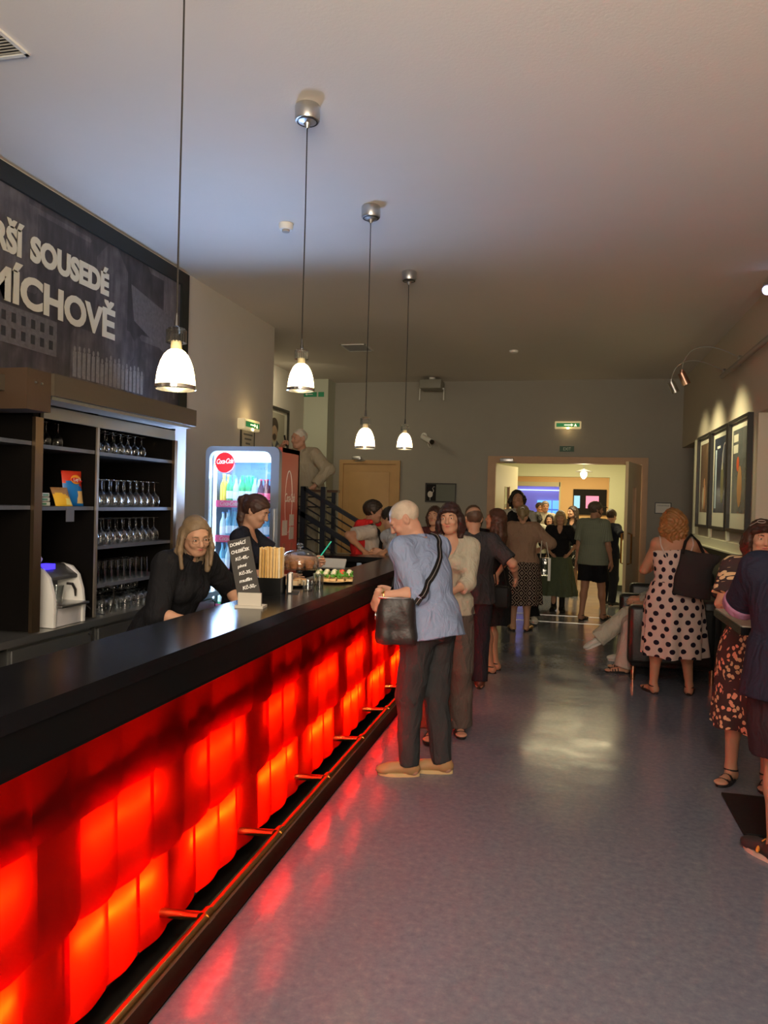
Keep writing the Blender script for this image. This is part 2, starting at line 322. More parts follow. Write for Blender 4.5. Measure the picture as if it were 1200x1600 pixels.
# overlapping plastic plates with rounded lower far corners
rows = [(.995, .742, -1.352, -1.346), (.775, .418, -1.372, -1.362), (.45, .11, -1.392, -1.380)]
rnd = random.Random(3)
for ri, (zt, zb, xt, xb) in enumerate(rows):
    y = .95
    for k in range(32):
        wd = .2+rnd.uniform(-.035, .035) if k < 31 else Y1-.12-y
        if y+wd > Y1-.1: wd = Y1-.1-y
        if wd < .03: break
        bm = MB(); nY, nZ = 10, 14; g = []; dz = rnd.uniform(-.006, .004)
        rc = .035
        for j in range(nZ+1):
            row = []
            for i in range(nY+1):
                tY = i/nY; tz = j/nZ; yy = y-.012+tY*(wd+.024)
                zlow = zb+dz
                e = (yy-(y+wd+.012-rc))/rc
                if e > 0: zlow += rc*(1-math.sqrt(max(0, 1-e*e)))
                e2 = ((y-.012+.02)-yy)/.02
                if e2 > 0: zlow += .02*(1-math.sqrt(max(0, 1-e2*e2)))
                z = zt+(zlow-zt)*tz
                x = xt+(xb-xt)*tz + .007*math.sin(tY*PI)*(.4+.6*tz) + (.004 if k % 2 else 0) + .006*tY + .004*math.sin(yy*31+ri)
                row.append(bm.bm.verts.new((x, yy, z)))
            g.append(row)
        for j in range(nZ):
            for i in range(nY): bm.bm.faces.new((g[j][i], g[j][i+1], g[j+1][i+1], g[j+1][i]))
        bm.build('front_panel', M_red, bar, ang=None)
        y += wd
# foot rail
MB().cyl((-1.185, .35, .2), (-1.185, 7.2, .2), .02, n=16).build('foot_rail', M_brass, bar)
for k in range(9):
    y = 1.02+.70*k+.72
    if y > 7.2: continue
    MB().cyl((-1.6, y, .17), (-1.185, y, .2), .016, n=12).cyl((-1.19, y-.022, .2), (-1.19, y+.022, .2), .026, n=12).build('rail_bracket', M_brass, bar)

# ---------------------------------------------------------------- pendants
def make_pendant():
    t = thing('pendant_lamp', '', 'pendant lamp', (0, 0, 0))
    MB().lathe([(.0, .0), (.028, .0), (.062, -.002), (.066, -.01), (.066, -.075), (.062, -.083), (.02, -.095), (.008, -.12), (.0, -.12)], n=28).build('ceiling_rose', M_alu, t)
    MB().lathe([(.052, -.084), (.056, -.088), (.050, -.0895), (.046, -.086)], n=20).build('rose_ring', M_blackframe, t)
    return t
def lamp_parts(t, L):
    """everything that hangs: bottom of the shade at z=-L"""
    b_ = -L
    MB().tube([(.0, 0, -.11), (.0015, 0, -L*.4), (-.001, .001, -L*.7), (0, 0, b_+.235)], .0035, 6).cyl((0, 0, b_+.225), (0, 0, b_+.27), .009, .005, n=8).build('cable', M_blackframe, t, world=False)
    cr = MB()
    for k in range(18):
        a = 2*PI*k/18; cr.cyl((.031*math.cos(a), .031*math.sin(a), b_+.165), (.031*math.cos(a), .031*math.sin(a), b_+.21), .0062, n=6)
    cr.lathe([(.0, .0), (.03, .0), (.03, .012), (.0, .012)], c=(0, 0, b_+.205)); cr.build('glass_collar', M_thin_lit, t, world=False)
    MB().cyl((0, 0, b_+.135), (0, 0, b_+.172), .021, .018, n=16).build('lamp_holder', mat('lamp_holder_ivory', (.7, .6, .35), .4), t, world=False)
    pr = [(.019, .142), (.03, .135), (.042, .122), (.053, .10), (.061, .075), (.066, .05), (.069, .025), (.070, .012)]
    MB().lathe(pr, c=(0, 0, b_), n=36).build('lamp_shade', M_shade, t, world=False, ang=None)
    MB().lathe([(.0705, .014), (.073, .012), (.073, .0), (.0685, -.002), (.0685, .010), (.0705, .014)], c=(0, 0, b_), n=36).build('shade_rim', M_chrome, t, world=False)
M_thin_lit = M_thin
for k, (x, y, zb) in enumerate(((-1.37, 2.465, 2.066), (-1.37, 3.776, 2.256), (-1.377, 5.138, 2.055), (-1.412, 6.641, 2.161))):
    t = make_pendant(); t.location = (x, y, ZC)
    lamp_parts(t, ZC-zb)
    t['label'] = ['nearest pendant lamp over the bar, hanging before the banner', 'second nearest pendant lamp, hanging left of the old man on the stairs', 'pendant lamp above the young man with the red backpack', 'farthest small pendant lamp over the end of the bar'][k]
    t['group'] = 'pendant lamps over the bar'
    point('pendant_bulb_light', (x, y, zb+.085), 20, (1, .80, .50), .018)

# ---------------------------------------------------------------- back bar
bb = thing('back_bar_shelving', 'tall black shelving unit behind the bar with grey shelf edges', 'shelving', (-3.15, 3.3, .9))
XF = -2.85
cb = MB()
cb.b2((XL+.01, .8, .91), (XL+.03, 5.16, 2.3))
for y0, y1 in ((.8, .83), (2.9, 2.93), (3.60, 3.645), (4.175, 4.195), (5.13, 5.16)): cb.b2((XL+.03, y0, .91), (XF-.01, y1, 2.28))
cb.b2((XL+.03, .8, 2.26), (XF-.01, 5.16, 2.30))
cb.build('carcass', M_brown, bb)
for ya, yb in ((3.595, 3.66), (5.12, 5.16)): MB().b2((XF-.01, ya, .905), (XF+.012, yb, 2.10)).build('steel_post', mat('bronze_steel', (.25, .17, .10), .32, metal=.9), bb)
MB().b2((XF-.01, 4.176, .91), (XF+.002, 4.198, 2.10)).build('edge_strip', mat('strip_steel', (.5, .44, .36), .35, metal=.8), bb)
MB().b2((XF-.01, 3.66, 2.10), (XF+.012, 5.12, 2.17)).build('top_rail', mat('rail_steel', (.40, .37, .30), .35, metal=.8), bb)
shz = {'R': [1.95, 1.60, 1.355, 1.11], 'L': [1.955, 1.605], 'F': [1.965, 1.61]}
for key, (y0, y1) in dict(R=(4.2, 5.125), L=(3.65, 4.17), F=(2.93, 3.595)).items():
    for z in shz[key]:
        MB().b2((XL+.03, y0, z-.022), (XF-.012, y1, z)).build('shelf', M_shelf, bb)
MB().b2((XL+.01, .8, 2.04), (XF-.05, 2.9, 2.06)).build('shelf', M_shelf, bb)
# shutter box on top (stands proud)
sb = thing('shutter_box', 'long brown roller shutter box above the shelving, under the banner', 'shutter box', (-2.9, 4.3, 2.19))
MB().b2((-3.2, 3.43, 2.19), (-2.6, 4.99, 2.305)).build('box_cover', mat('bronze_cover', (.075, .058, .04), .45), sb)
MB().b2((-3.2, 3.25, 2.10), (-2.62, 3.43, 2.305)).build('motor_housing', mat('brown_housing', (.06, .035, .02), .5), sb)
MB().b2((-3.2, .8, 2.19), (-2.75, 3.25, 2.27)).build('box_cover', mat('bronze_cover'), sb)
MB().b2((-2.80, 3.45, 2.172), (-2.63, 4.97, 2.19)).build('shutter_slat', M_alu, sb)
for dy in (0, .045): MB().cyl((-2.621, 3.31+dy, 2.24), (-2.613, 3.31+dy, 2.24), .006, n=8).build('screw', M_alu, sb)
# worktop with cabinets below
wk = tag(MB().b2((-3.45, .8, .86), (-2.815, 5.9, .90)).build('back_worktop', M_steel), 'brushed steel worktop along the wall under the black shelving', 'worktop')
yy = .82; ci = 0
for k, (a, b_) in enumerate(((2.6, 3.33), (3.33, 3.43), (3.43, 4.16), (4.2, 5.0), (5.0, 5.85))):
    if k == 1: continue
    t = thing('fridge_cabinet', ['pale steel cabinet under the worktop at the left photo edge', '', 'mottled steel under-counter cabinet below the coffee machine', 'pale steel cabinet below the tumblers, left of the leaning barmaid', 'pale steel cabinet hidden partly by the leaning barmaid'][k], 'cabinet', (-3.1, (a+b_)/2, 0), group='steel cabinets under the back worktop')
    MB().b2((-3.44, a+.005, .08), (-2.86, b_-.005, .855)).build('cabinet_body', M_steel, t)
    MB().b2((-2.86, a+.012, .12), (-2.838, b_-.012, .835)).bevel(.004, 1).build('cabinet_door', M_steel, t)
    MB().tube([(-2.838, b_-.05, .82), (-2.815, b_-.05, .81), (-2.815, b_-.05, .73), (-2.838, b_-.05, .72)], .006, 6).build('door_handle', M_blackframe, t)

# ---------------------------------------------------------------- glasses
def glass_wine():
    t = thing('wine_glass', '', 'wine glass')
    # upside down: rim on the shelf
    MB().lathe([(.030, 0), (.037, .02), (.040, .045), (.034, .075), (.018, .095), (.005, .105), (.0035, .12), (.0035, .165), (.006, .172), (.033, .177), (.033, .179), (.0, .180)], n=18).build('bowl_and_stem', M_thin, t, ang=50)
    return t
def glass_tumbler():
    t = thing('tumbler', '', 'tumbler')
    MB().lathe([(.036, 0), (.036, .002), (.031, .125), (.0, .127)], n=18).build('glass_wall', M_thin, t, ang=50)
    return t
def glass_beer():
    t = thing('short_glass', '', 'glass')
    MB().lathe([(.03, 0), (.038, .03), (.036, .07), (.02, .085), (.006, .09), (.005, .1), (.028, .108), (.0, .11)], n=16).build('glass_wall', M_thin, t, ang=50)
    return t
wg = glass_wine(); first = True
def put(proto, loc, label, group, s=1):
    global first
    o = dup(proto, loc, random.uniform(0, 6), label, group, (s, s, s)); return o
for k in range(3): put(wg, (-3.0, 3.78+.11*k, 1.957), 'upturned wine glass on the small top shelf above the snack bags', 'wine glasses on the small top shelf', .82)
for j in range(2):
    for k in range(7): put(wg, (-2.92-.1*j, 4.27+.088*k, 1.952), 'upturned wine glass in the rows on the long top shelf', 'wine glasses on the long top shelf', .78)
for j in range(2):
    for k in range(10): put(wg, (-2.92-.09*j, 4.255+.081*k, 1.601), 'tall upturned wine glass on the second long shelf', 'wine glasses on the second long shelf', 1.0)
for j in range(2):
    for k in range(10): put(wg, (-2.92-.09*j, 4.255+.081*k, 1.356), 'upturned round wine glass on the third long shelf', 'wine glasses on the third long shelf', .95)
tb = glass_tumbler()
for j in range(2):
    for k in range(9): put(tb, (-2.915-.08*j, 4.25+.073*k, 1.111), 'upturned straight tumbler on the fourth long shelf', 'tumblers on the fourth long shelf', 1.1)
sg = glass_beer()
for j in range(2):
    for k in range(7): put(sg, (-2.915-.085*j+.01*(k % 2), 4.36+.083*k, .901), 'short stemmed glass standing on the steel worktop below the tumblers', 'short glasses on the back worktop', 1.15)
for j in range(1):
    for k in range(6): put(sg, (-2.96, 4.40+.083*k, 1.03), 'short glass stacked on top of the glasses on the worktop', 'stacked short glasses on the back worktop', .6)
for p in (wg, tb, sg):
    for ch in list(p.children): bpy.data.objects.remove(ch)
    bpy.data.objects.remove(p)

# ---------------------------------------------------------------- snacks, coffee machine
def snack(name, label, loc, rz, w_, h_, th, cols, lean=.12):
    t = thing(name, label, 'snack bag', loc, rz)
    m = mat(name+'_foil_'+str(cols[0]), cols[0], .3, spec=.6); bm = MB(); nx, nz = 10, 14
    for sd in (1, -1):
        g = [[bm.bm.verts.new((w_*(i/nx-.5)*(1-.05*math.sin(PI*j/nz)), -h_*lean*(1-j/nz)*1.0+sd*-th*.5*(math.sin(PI*i/nx)**.6)*(math.sin(PI*min(1, max(0, j/nz)))**.5)*(1+.12*math.sin(i*3+j*2)), h_*j/nz)) for i in range(nx+1)] for j in range(nz+1)]
        for j in range(nz):
            for i in range(nx): bm.bm.faces.new((g[j][i], g[j][i+1], g[j+1][i+1], g[j+1][i]))
    bmesh.ops.remove_doubles(bm.bm, verts=bm.bm.verts[:], dist=.0005)
    bag = bm.build('bag', m, t, world=False, ang=60)
    # colour areas printed on the bag: front faces get other materials
    me = bag.data
    m2 = mat(name+'_print', cols[1], .35); m3 = mat(name+'_print_two', cols[2], .35); me.materials.append(m2); me.materials.append(m3)
    for p in me.polygons:
        u = p.center.x/w_+.5; v = p.center.z/h_
        if v > .62+.1*math.sin(u*5): p.material_index = 1
        if u > .62 and .1 < v < .45-.12*(u-.62): p.material_index = 2
    return t
s1 = snack('crisp_bag', 'upright red and blue crisp bag on the middle shelf', (-2.97, 4.09, 1.607), R(80), .16, .215, .06, ((.01, .18, .55), (.7, .05, .02), (.9, .62, .25)))
MB().ell((.0, -.042, .162), (.042, .006, .028), 20, 12, rot=(0, R(8), 0)).build('logo_disc', mat('logo_yellow', (.85, .32, .03), .4), s1, world=False)
MB().ell((.0, -.047, .158), (.044, .004, .014), 20, 12, rot=(0, R(8), 0)).build('logo_banner', mat('logo_red', (.6, .02, .02), .4), s1, world=False)
text('lettering', "Lay's", .03, M_paper, s1, plane((-.03, -.053, .150), (1, 0, .1), (-.1, 0, 1)), .0006)
snack('snack_packet', 'small yellow and brown snack packet leaning beside the crisp bag', (-2.93, 3.92, 1.607), R(75), .12, .11, .04, ((.75, .45, .03), (.35, .2, .08), (.8, .7, .2)), .5)
for k in range(3):
    t = thing('snack_box', 'small white and green packet in the stack on the left of the middle shelf', 'packet', (-2.93, 3.75, 1.607+.026*k), R(90+5*k), 'small packets on the middle shelf')
    MB().box((0, 0, .012), (.11, .07, .023)).bevel(.003, 1).build('box', mat('pale_packet', (.62, .66, .55), .5), t, world=False)
    MB().box((.01*(k-1), -.0355, .012), (.06, .001, .012)).build('printed_band', mat('packet_green', (.1, .3, .15), .5), t, world=False)
tag(MB().b2((-2.858, 3.895, 1.515), (-2.855, 3.97, 1.598)).build('price_tag', mat('grey_tag', (.10, .10, .11), .5)), 'small dark price tag hanging from the middle shelf edge', 'price tag')

cm = thing('coffee_machine', 'white and grey capsule coffee machine with a blue display, on the steel worktop', 'coffee machine', (-3.0, 3.93, .902), R(90))
sh = [(-.13, 0), (.14, 0), (.15, .05), (.15, .22), (.13, .29), (.085, .335), (.0, .36), (-.1, .36), (-.13, .34)]
for sx in (-.15, .12):
    MB().poly([(sx, y, z) for y, z in [(-.16, 0), (.14, 0), (.15, .2), (.14, .29), (.09, .34), (0, .355), (-.07, .34), (-.12, .29), (-.15, .2), (-.16, .1)]], (.03, 0, 0)).bevel(.006, 2).build('side_cheek', M_white, cm, world=False)
MB().b2((-.12, .02, .0), (.12, .14, .33)).build('machine_body', mat('machine_grey', (.10, .10, .11), .4), cm, world=False)
MB().b2((-.12, -.15, .0), (.12, .02, .115)).bevel(.005).build('water_drawer', mat('machine_white', (.60, .58, .58), .25), cm, world=False)
MB().b2((-.13, -.20, .115), (.13, .02, .13)).bevel(.004).build('drip_tray', M_alu, cm, world=False)
MB().poly([(-.12, -.12, .29), (-.12, -.02, .355), (-.12, .1, .355), (-.12, .1, .27), (-.12, -.12, .27)], (.24, 0, 0)).bevel(.004).build('head', mat('machine_dark_head', (.07, .07, .07), .3), cm, world=False)
MB().b2((-.10, -.075, .331), (-.03, -.01, .362)).build('display', mat('blue_display', (0, 0, .1), .4, emit=(.05, .03, 1), es=2.5), cm, world=False)
MB().lathe([(.035, .0), (.045, .10), (.043, .10), (.033, .004), (0, .004)], c=(-.01, -.07, .131), n=20).build('milk_jug', M_thin, cm, world=False)
MB().tube([(.045, -.1, .24), (.07, -.12, .235), (.085, -.13, .2), (.088, -.13, .16)], [.008, .009, .008, .005], 8).build('spout', M_blackframe, cm, world=False)
t = thing('white_mug', 'small white mug on top of the coffee machine', 'mug', (-3.0, 3.80, 1.265), R(60))
MB().lathe([(0, 0), (.025, 0), (.028, .05), (.025, .05), (.022, .006), (0, .006)], n=18).build('cup', M_white, t, world=False)
MB().tube([(.027*math.cos(0), 0, .012), (.045, 0, .015), (.05, 0, .028), (.042, 0, .042), (.027, 0, .043)], .005, 8).build('mug_handle', M_white, t, world=False)
tag(MB().tube([(-2.95, 4.11, 1.06), (-2.9, 4.15, 1.0), (-2.85, 4.20, .93), (-2.86, 4.30, .91), (-2.9, 4.36, .908)], .004, 6).build('power_cable', M_blackframe), 'thin black cable from the coffee machine to the worktop', 'cable')
tag(MB().tube([(-3.2, 4.21, 1.09), (-2.88, 4.22, 1.085), (-2.86, 4.34, 1.09), (-2.86, 4.40, 1.07), (-2.86, 4.41, 1.0), (-2.88, 4.40, .91)], .005, 6).build('black_hose', M_blackframe), 'black hose looping in front of the tumbler shelf', 'hose')

# blue lit end wall panel right of the shelving + cable
struct('trim_4', MB().b2((XL, 5.17, .9), (-2.98, 5.55, 2.3)), M_wall)

# ---------------------------------------------------------------- banner
bn = thing('wall_banner', 'dark photo banner with large cream lettering, high on the left wall', 'banner', (-3.44, 5.0, 2.45))
XBn = -3.44
MB().b2((XL, .8, 2.42), (XBn, 6.24, 3.60)).build('banner_print', None or mat('banner_print', (.1, .1, .1), .6), bn)
MB().b2((XL, .8, 3.60), (XBn+.02, 6.37, 3.72)).b2((XL, 6.24, 2.40), (XBn+.02, 6.37, 3.60)).build('banner_border', mat('banner_black', (.012, .014, .012), .5), bn)
nt, b = nodes(MATS['banner_print']); tc = N(nt, 'ShaderNodeTexCoord')
sp = N(nt, 'ShaderNodeSeparateXYZ'); nt.links.new(tc.outputs['Object'], sp.inputs[0])
vo = N(nt, 'ShaderNodeTexVoronoi'); vo.distance = 'CHEBYCHEV'; vo.inputs['Scale'].default_value = 1.5; vo.inputs['Randomness'].default_value = .7; nt.links.new(tc.outputs['Object'], vo.inputs['Vector'])
ns = N(nt, 'ShaderNodeTexNoise'); ns.inputs['Scale'].default_value = 6; ns.inputs['Detail'].default_value = 10; nt.links.new(tc.outputs['Object'], ns.inputs['Vector'])
mpn = N(nt, 'ShaderNodeMapping'); mpn.inputs['Scale'].default_value = (1, 9, 2.0); nt.links.new(tc.outputs['Object'], mpn.inputs[0])
ns2 = N(nt, 'ShaderNodeTexNoise'); ns2.inputs['Scale'].default_value = 2; ns2.inputs['Detail'].default_value = 6; nt.links.new(mpn.outputs[0], ns2.inputs['Vector'])
a1 = N(nt, 'ShaderNodeMath', operation='MULTIPLY'); nt.links.new(ns.outputs['Fac'], a1.inputs[0]); nt.links.new(ns2.outputs['Fac'], a1.inputs[1])
sc = N(nt, 'ShaderNodeSeparateColor'); nt.links.new(vo.outputs['Color'], sc.inputs[0])
a2 = N(nt, 'ShaderNodeMath', operation='MULTIPLY_ADD'); a2.inputs[1].default_value = .35; nt.links.new(sc.outputs[0], a2.inputs[0]); nt.links.new(a1.outputs[0], a2.inputs[2])
rr = ramp(nt, a2.outputs[0], [(.15, (.018, .016, .018)), (.4, (.055, .048, .052)), (.62, (.13, .115, .12)), (.85, (.26, .23, .23))]); nt.links.new(rr.outputs[0], b.inputs['Base Color'])
# printed picture areas on the banner: old house front, group of people, roof slope
pm = mat('banner_grey_print', (.11, .10, .105), .6, var=.5, vscale=30); pm2 = mat('banner_dark_print', (.03, .028, .03), .6, var=.4, vscale=20)
MB().b2((XBn, 3.7, 2.62), (XBn+.002, 4.55, 2.86)).build('printed_house_front', pm, bn)
for i in range(9):
    for j in range(2): MB().b2((XBn+.002, 3.75+i*.09, 2.66+j*.1), (XBn+.003, 3.79+i*.09, 2.72+j*.1)).build('printed_window', pm2, bn)
gp = MB(); rg = random.Random(5)
for i in range(17):
    y = 4.75+i*.055; h = .15+rg.uniform(0, .05)
    gp.b2((XBn, y-.018, 2.52), (XBn+.002, y+.018, 2.52+h)); gp.ell((XBn+.001, y, 2.52+h+.02), (.001, .013, .02), 8, 6)
gp.build('printed_people', mat('banner_pale_print', (.19, .175, .17), .6, var=.5, vscale=40), bn)
MB().poly([(XBn, 5.45, 3.38), (XBn, 6.2, 3.25), (XBn, 6.2, 2.85), (XBn, 5.5, 3.1)], (.0015, 0, 0)).build('printed_roof', pm, bn)
TY, TZ = (0, 1, 0), (0, 0, 1)
def btext(s, y0, z0, h, width): text('lettering', s, h/.72, M_text, bn, plane((.006, y0-5.0, z0-2.45), TY, TZ), .002, 1.0, width, bold=.011)
btext('SOUSEDÉ', 4.268, 3.205, .155, .872)
btext('RŠÍ', 3.93, 3.195, .158, .27)
btext('MÍCHOVĚ', 3.865, 2.890, .200, 1.352)

# ---------------------------------------------------------------- drinks fridge
fx0, fx1, fy0, fy1, fz = -3.03, -2.352, 6.0, 6.5, 2.125
fr = thing('drinks_fridge', 'tall glass-door drinks fridge lit blue-white inside, red side, behind the bar', 'fridge', ((fx0+fx1)/2, 6.25, 0))
M_fsteel = mat('fridge_grey', (.24, .27, .32), .35, metal=.4)
MB().b2((fx0, fy0+.07, .05), (fx0+.04, fy1, fz)).b2((fx0, fy0+.07, fz-.04), (fx1, fy1, fz)).b2((fx0, fy1-.03, .05), (fx1, fy1, fz)).b2((fx0, fy0+.07, .05), (fx1, fy1, .2)).build('fridge_body', M_fsteel, fr)
MB().b2((fx1-.035, fy0+.06, .05), (fx1, fy1, fz)).build('red_side', mat('red_side_panel', (.50, .085, .06), .4), fr)
# door frame: rounded opening
def rrect(x0, x1, z0, z1, r, n=8):
    p = []
    for cx, cz, a0 in ((x1-r, z1-r, 0), (x0+r, z1-r, 90), (x0+r, z0+r, 180), (x1-r, z0+r, 270)):
        for k in range(n+1): a = R(a0+90*k/n); p.append((cx+r*math.cos(a), cz+r*math.sin(a)))
    return p
def ringframe(mb, outer, inner, y0, y1):
    vs_ = []
    for y in (y0, y1): vs_.append([[mb.bm.verts.new((x, y, z)) for x, z in lp] for lp in (outer, inner)])
    n = len(outer)
    for k in range(n):
        j = (k+1) % n
        mb.bm.faces.new((vs_[0][0][k], vs_[0][0][j], vs_[0][1][j], vs_[0][1][k])); mb.bm.faces.new((vs_[1][0][k], vs_[1][1][k], vs_[1][1][j], vs_[1][0][j]))
        mb.bm.faces.new((vs_[0][0][k], vs_[1][0][k], vs_[1][0][j], vs_[0][0][j])); mb.bm.faces.new((vs_[0][1][k], vs_[0][1][j], vs_[1][1][j], vs_[1][1][k]))
    return mb
dr = ringframe(MB(), rrect(fx0, fx1, .2, fz, .06), rrect(fx0+.035, fx1-.075, .3, fz-.04, .07), fy0, fy0+.06).build('fridge_door', M_fsteel, fr)
MB().b2((fx0+.03, fy0+.022, .3), (fx1-.07, fy0+.026, fz-.04)).build('door_glass', M_thin, dr)
MB().b2((fx1-.04, fy0-.03, 1.1), (fx1-.02, fy0, 1.6)).bevel(.004).build('door_handle', M_alu, dr)
MB().b2((fx0+.04, fy1-.045, .2), (fx1-.035, fy1-.035, fz-.04)).b2((fx1-.045, fy0+.07, .2), (fx1-.038, fy1-.04, fz-.04)).build('fridge_liner', mat('fridge_liner', (.20, .42, .66), .4), fr)
MB().b2((fx0+.045, fy0+.075, .35), (fx0+.06, fy0+.10, 1.98)).build('led_strip', mat('fridge_led', (1, 1, 1), .5, emit=(.55, .78, 1), es=10), fr)
MB().b2((fx0+.05, fy0+.075, 2.0), (fx1-.05, fy0+.20, 2.08)).build('light_header', mat('fridge_header_light', (1, 1, 1), .5, emit=(.62, .84, 1), es=3.4), fr)
area('fridge_inner_light', (fx0+.34, fy0+.09, 1.3), (fx0+.34, fy1, 1.3), .5, 1.0, (.30, .58, 1), 1.3)
area('fridge_glow_light', (fx0+.3, fy0-.012, 1.75), (fx0+.9, fy0-1.6, 3.75), .5, 43, (.38, .58, 1), .7, 140)
for z in (1.63, 1.325, 1.035, .72, .42):
    MB().b2((fx0+.06, fy0+.10, z-.012), (fx1-.05, fy1-.05, z)).build('fridge_shelf', M_thin, fr)
    sp_ = MB().b2((fx0+.05, fy0+.085, z-.03), (fx1-.045, fy0+.10, z+.03)).build('shelf_label', mat('pink_shelf_label', (.75, .10, .28), .4, emit=(.9, .12, .35), es=.12), fr)
    text('lettering', 'Coca-Cola', .055, M_paper, sp_, plane((fx0+.10-root_of(sp_).x, fy0+.083-6.25, z-.016), (1, 0, 0), (0, 0, 1)), .0006, .9, .16, .3)
# disc logo
ds = MB().cyl((-2.855, fy0+.005, 1.985), (-2.855, fy0+.014, 1.985), .088, n=40).build('logo_disc', mat('logo_disc_red', (.85, .015, .02), .4, emit=(.9, .01, .02), es=.25), fr)
text('lettering', 'Coca-Cola', .06, mat('logo_white', (.9, .88, .85), .5, emit=(1, 1, 1), es=.3), ds, plane((-2.855+2.691-.077, fy0+.003-6.25, 1.972), (1, 0, .06), (-.06, 0, 1)), .001, .85, .155, .35, bold=.001)
text('lettering', 'ICE COLD', .03, mat('ice_letters', (.15, .25, .3), .6), fr, plane((-2.74+2.691, fy0+.02-6.25, 1.93), (1, 0, 0), (0, 0, 1)), .0006, 1.6, .27)
ob = MB()
# bottle outline and script on the red side
pts = [(6.24+.085*math.sin(a), 1.66+.27*math.cos(a)) for a in [2*PI*k/40 for k in range(41)]]
for k in range(40):
    (ya, za), (yb, zb_) = pts[k], pts[k+1]
    th = .0016+.004*max(0, math.cos(2*PI*(k-2)/40))
    ob.tube([(fx1+.001, ya, za), (fx1+.001, yb, zb_)], th, 6)
ob.build('bottle_outline', mat('pale_outline', (.75, .62, .55), .4), fr)
text('lettering', 'Coca-Cola', .11, mat('pale_outline'), fr, plane((fx1+.002+2.691, 6.14-6.25, 1.66), (0, 1, 0), (0, 0, 1)), .0006, .85, .24, .35)
for (y, z, w_, h_, c) in ((6.10, 1.44, .12, .13, (.62, .5, .42)), (6.27, 1.52, .11, .10, (.55, .48, .42)), (6.27, 1.40, .11, .11, (.5, .42, .36))):
    MB().b2((fx1, y, z-.07), (fx1+.002, y+w_, z+h_-.07)).build('sticker', mat('sticker_%d' % int(c[0]*100), c, .6, var=.15, vscale=60), fr)
for y in (6.12, 6.30): MB().b2((fx1, y, 1.0), (fx1+.002, y+.06, 1.3)).build('sticker', mat('sticker_stripe', (.40, .12, .08), .5), fr)

def bottle(col, liq, cap, h=.24, r=.03, label=None):
    t = thing('bottle', '', 'bottle')
    m = mat('bottle_'+str(col), col, .08, spec=.8, emit=col, es=.18)
    MB().lathe([(0, 0), (r, .003), (r, h*.55), (r*.9, h*.65), (r*.4, h*.8), (r*.36, h*.95), (r*.4, h*.955), (0, h*.96)], n=14).build('bottle_glass', m, t)
    MB().cyl((0, 0, h*.95), (0, 0, h), r*.45, n=12).build('cap', mat('cap_'+str(cap), cap, .4), t)
    if label: MB().lathe([(r+.001, h*.18), (r+.001, h*.45)], n=14).build('paper_label', mat('blabel_'+str(label), label, .5, emit=label, es=.1), t)
    return t
kinds = {'yellow': bottle((.75, .6, .03), 0, (.8, .7, .1), .26, .033), 'green': bottle((.02, .42, .12), 0, (.1, .5, .2), .25, .03, (.75, .85, .8)), 'clear': bottle((.55, .75, .85), 0, (.2, .4, .8), .23, .028, (.8, .85, .9)),
         'cola': bottle((.10, .02, .03), 0, (.7, .05, .1), .22, .029, (.85, .15, .25)), 'blue': bottle((.10, .35, .55), 0, (.1, .2, .5), .25, .028, (.7, .85, .95))}
lay = {1.63: ['yellow', 'green', 'clear', 'green', 'green', 'clear', 'cola', 'cola', 'cola'], 1.325: ['clear', 'blue', 'blue', 'clear', 'blue', 'blue', 'clear', 'blue', 'blue'], 1.035: ['blue', 'clear', 'blue', 'clear', 'cola', 'clear', 'cola', 'clear', 'blue'], .72: ['green']*4+['clear']*5, .42: ['green']*9}
nm = {1.63: 'top', 1.325: 'second', 1.035: 'third', .72: 'fourth', .42: 'lowest'}
for z, ks in lay.items():
    for i, k in enumerate(ks):
        for rw in range(2):
            o = dup(kinds[k], (fx0+.105+i*.0585, fy0+.15+rw*.09, z+.001), 0, '%s bottle in the lit drinks fridge, %s shelf from the top' % ({'cola': 'dark cola', 'clear': 'clear glass', 'blue': 'pale blue'}.get(k, k), nm[z]), '%s bottles on the %s fridge shelf' % (k, nm[z]))
for p in kinds.values():
    for ch in list(p.children): bpy.data.objects.remove(ch)
    bpy.data.objects.remove(p)
# ---------------------------------------------------------------- things on the bar
ZB = 1.15
board = thing('menu_board', 'slanted black chalk menu board in a pale stand on the bar', 'menu board', (-1.495, 3.43, ZB), R(8))
bm_ = MB().poly([(-.075, -.012, .012), (.075, -.012, .012), (.075, -.004, .012), (-.075, -.004, .012)], (-.02, .035, .36)); 
Mb = Matrix.Shear('XZ', 4, (-.28, .06)) if False else None
tilt = Matrix.Translation((.02, 0, .012)) @ Euler((R(-6), R(-14), 0)).to_matrix().to_4x4()
bo = MB(); bo.bm.free(); bo.bm = bmesh.new(); bo.box((0, 0, .165), (.115, .006, .33)); bmesh.ops.transform(bo.bm, matrix=tilt, verts=bo.bm.verts[:]); bm_.bm.free()
bo.build('slate', mat('chalk_slate', (.045, .04, .035), .7), board, world=False)
chalk = mat('chalk_white', (.75, .74, .70), .8)
for i, (s_, x, w_, h_) in enumerate((('DOMÁCÍ', -.05, .085, .024), ('CHLEBÍČEK', -.05, .095, .024), ('Kč-45,-', -.035, .07, .024), ('pivní', -.03, .05, .022), ('Kč-35,-', -.03, .07, .024), ('muffin', -.035, .065, .024), ('Kč-50,-', -.025, .07, .026))):
    text('chalk_lettering', s_, h_*.92, chalk, board, tilt @ plane((x, -.0045, .298-i*.0365), (1, 0, .03), (0, 0, 1)), .0006, .9, w_, .15, bold=.0006)
MB().box((.02, .0, .006), (.14, .085, .012)).box((.02, -.022, .042), (.115, .014, .062)).box((-.035, .018, .035), (.02, .014, .05)).build('stand', mat('pale_stand', (.50, .46, .38), .6), board, world=False)

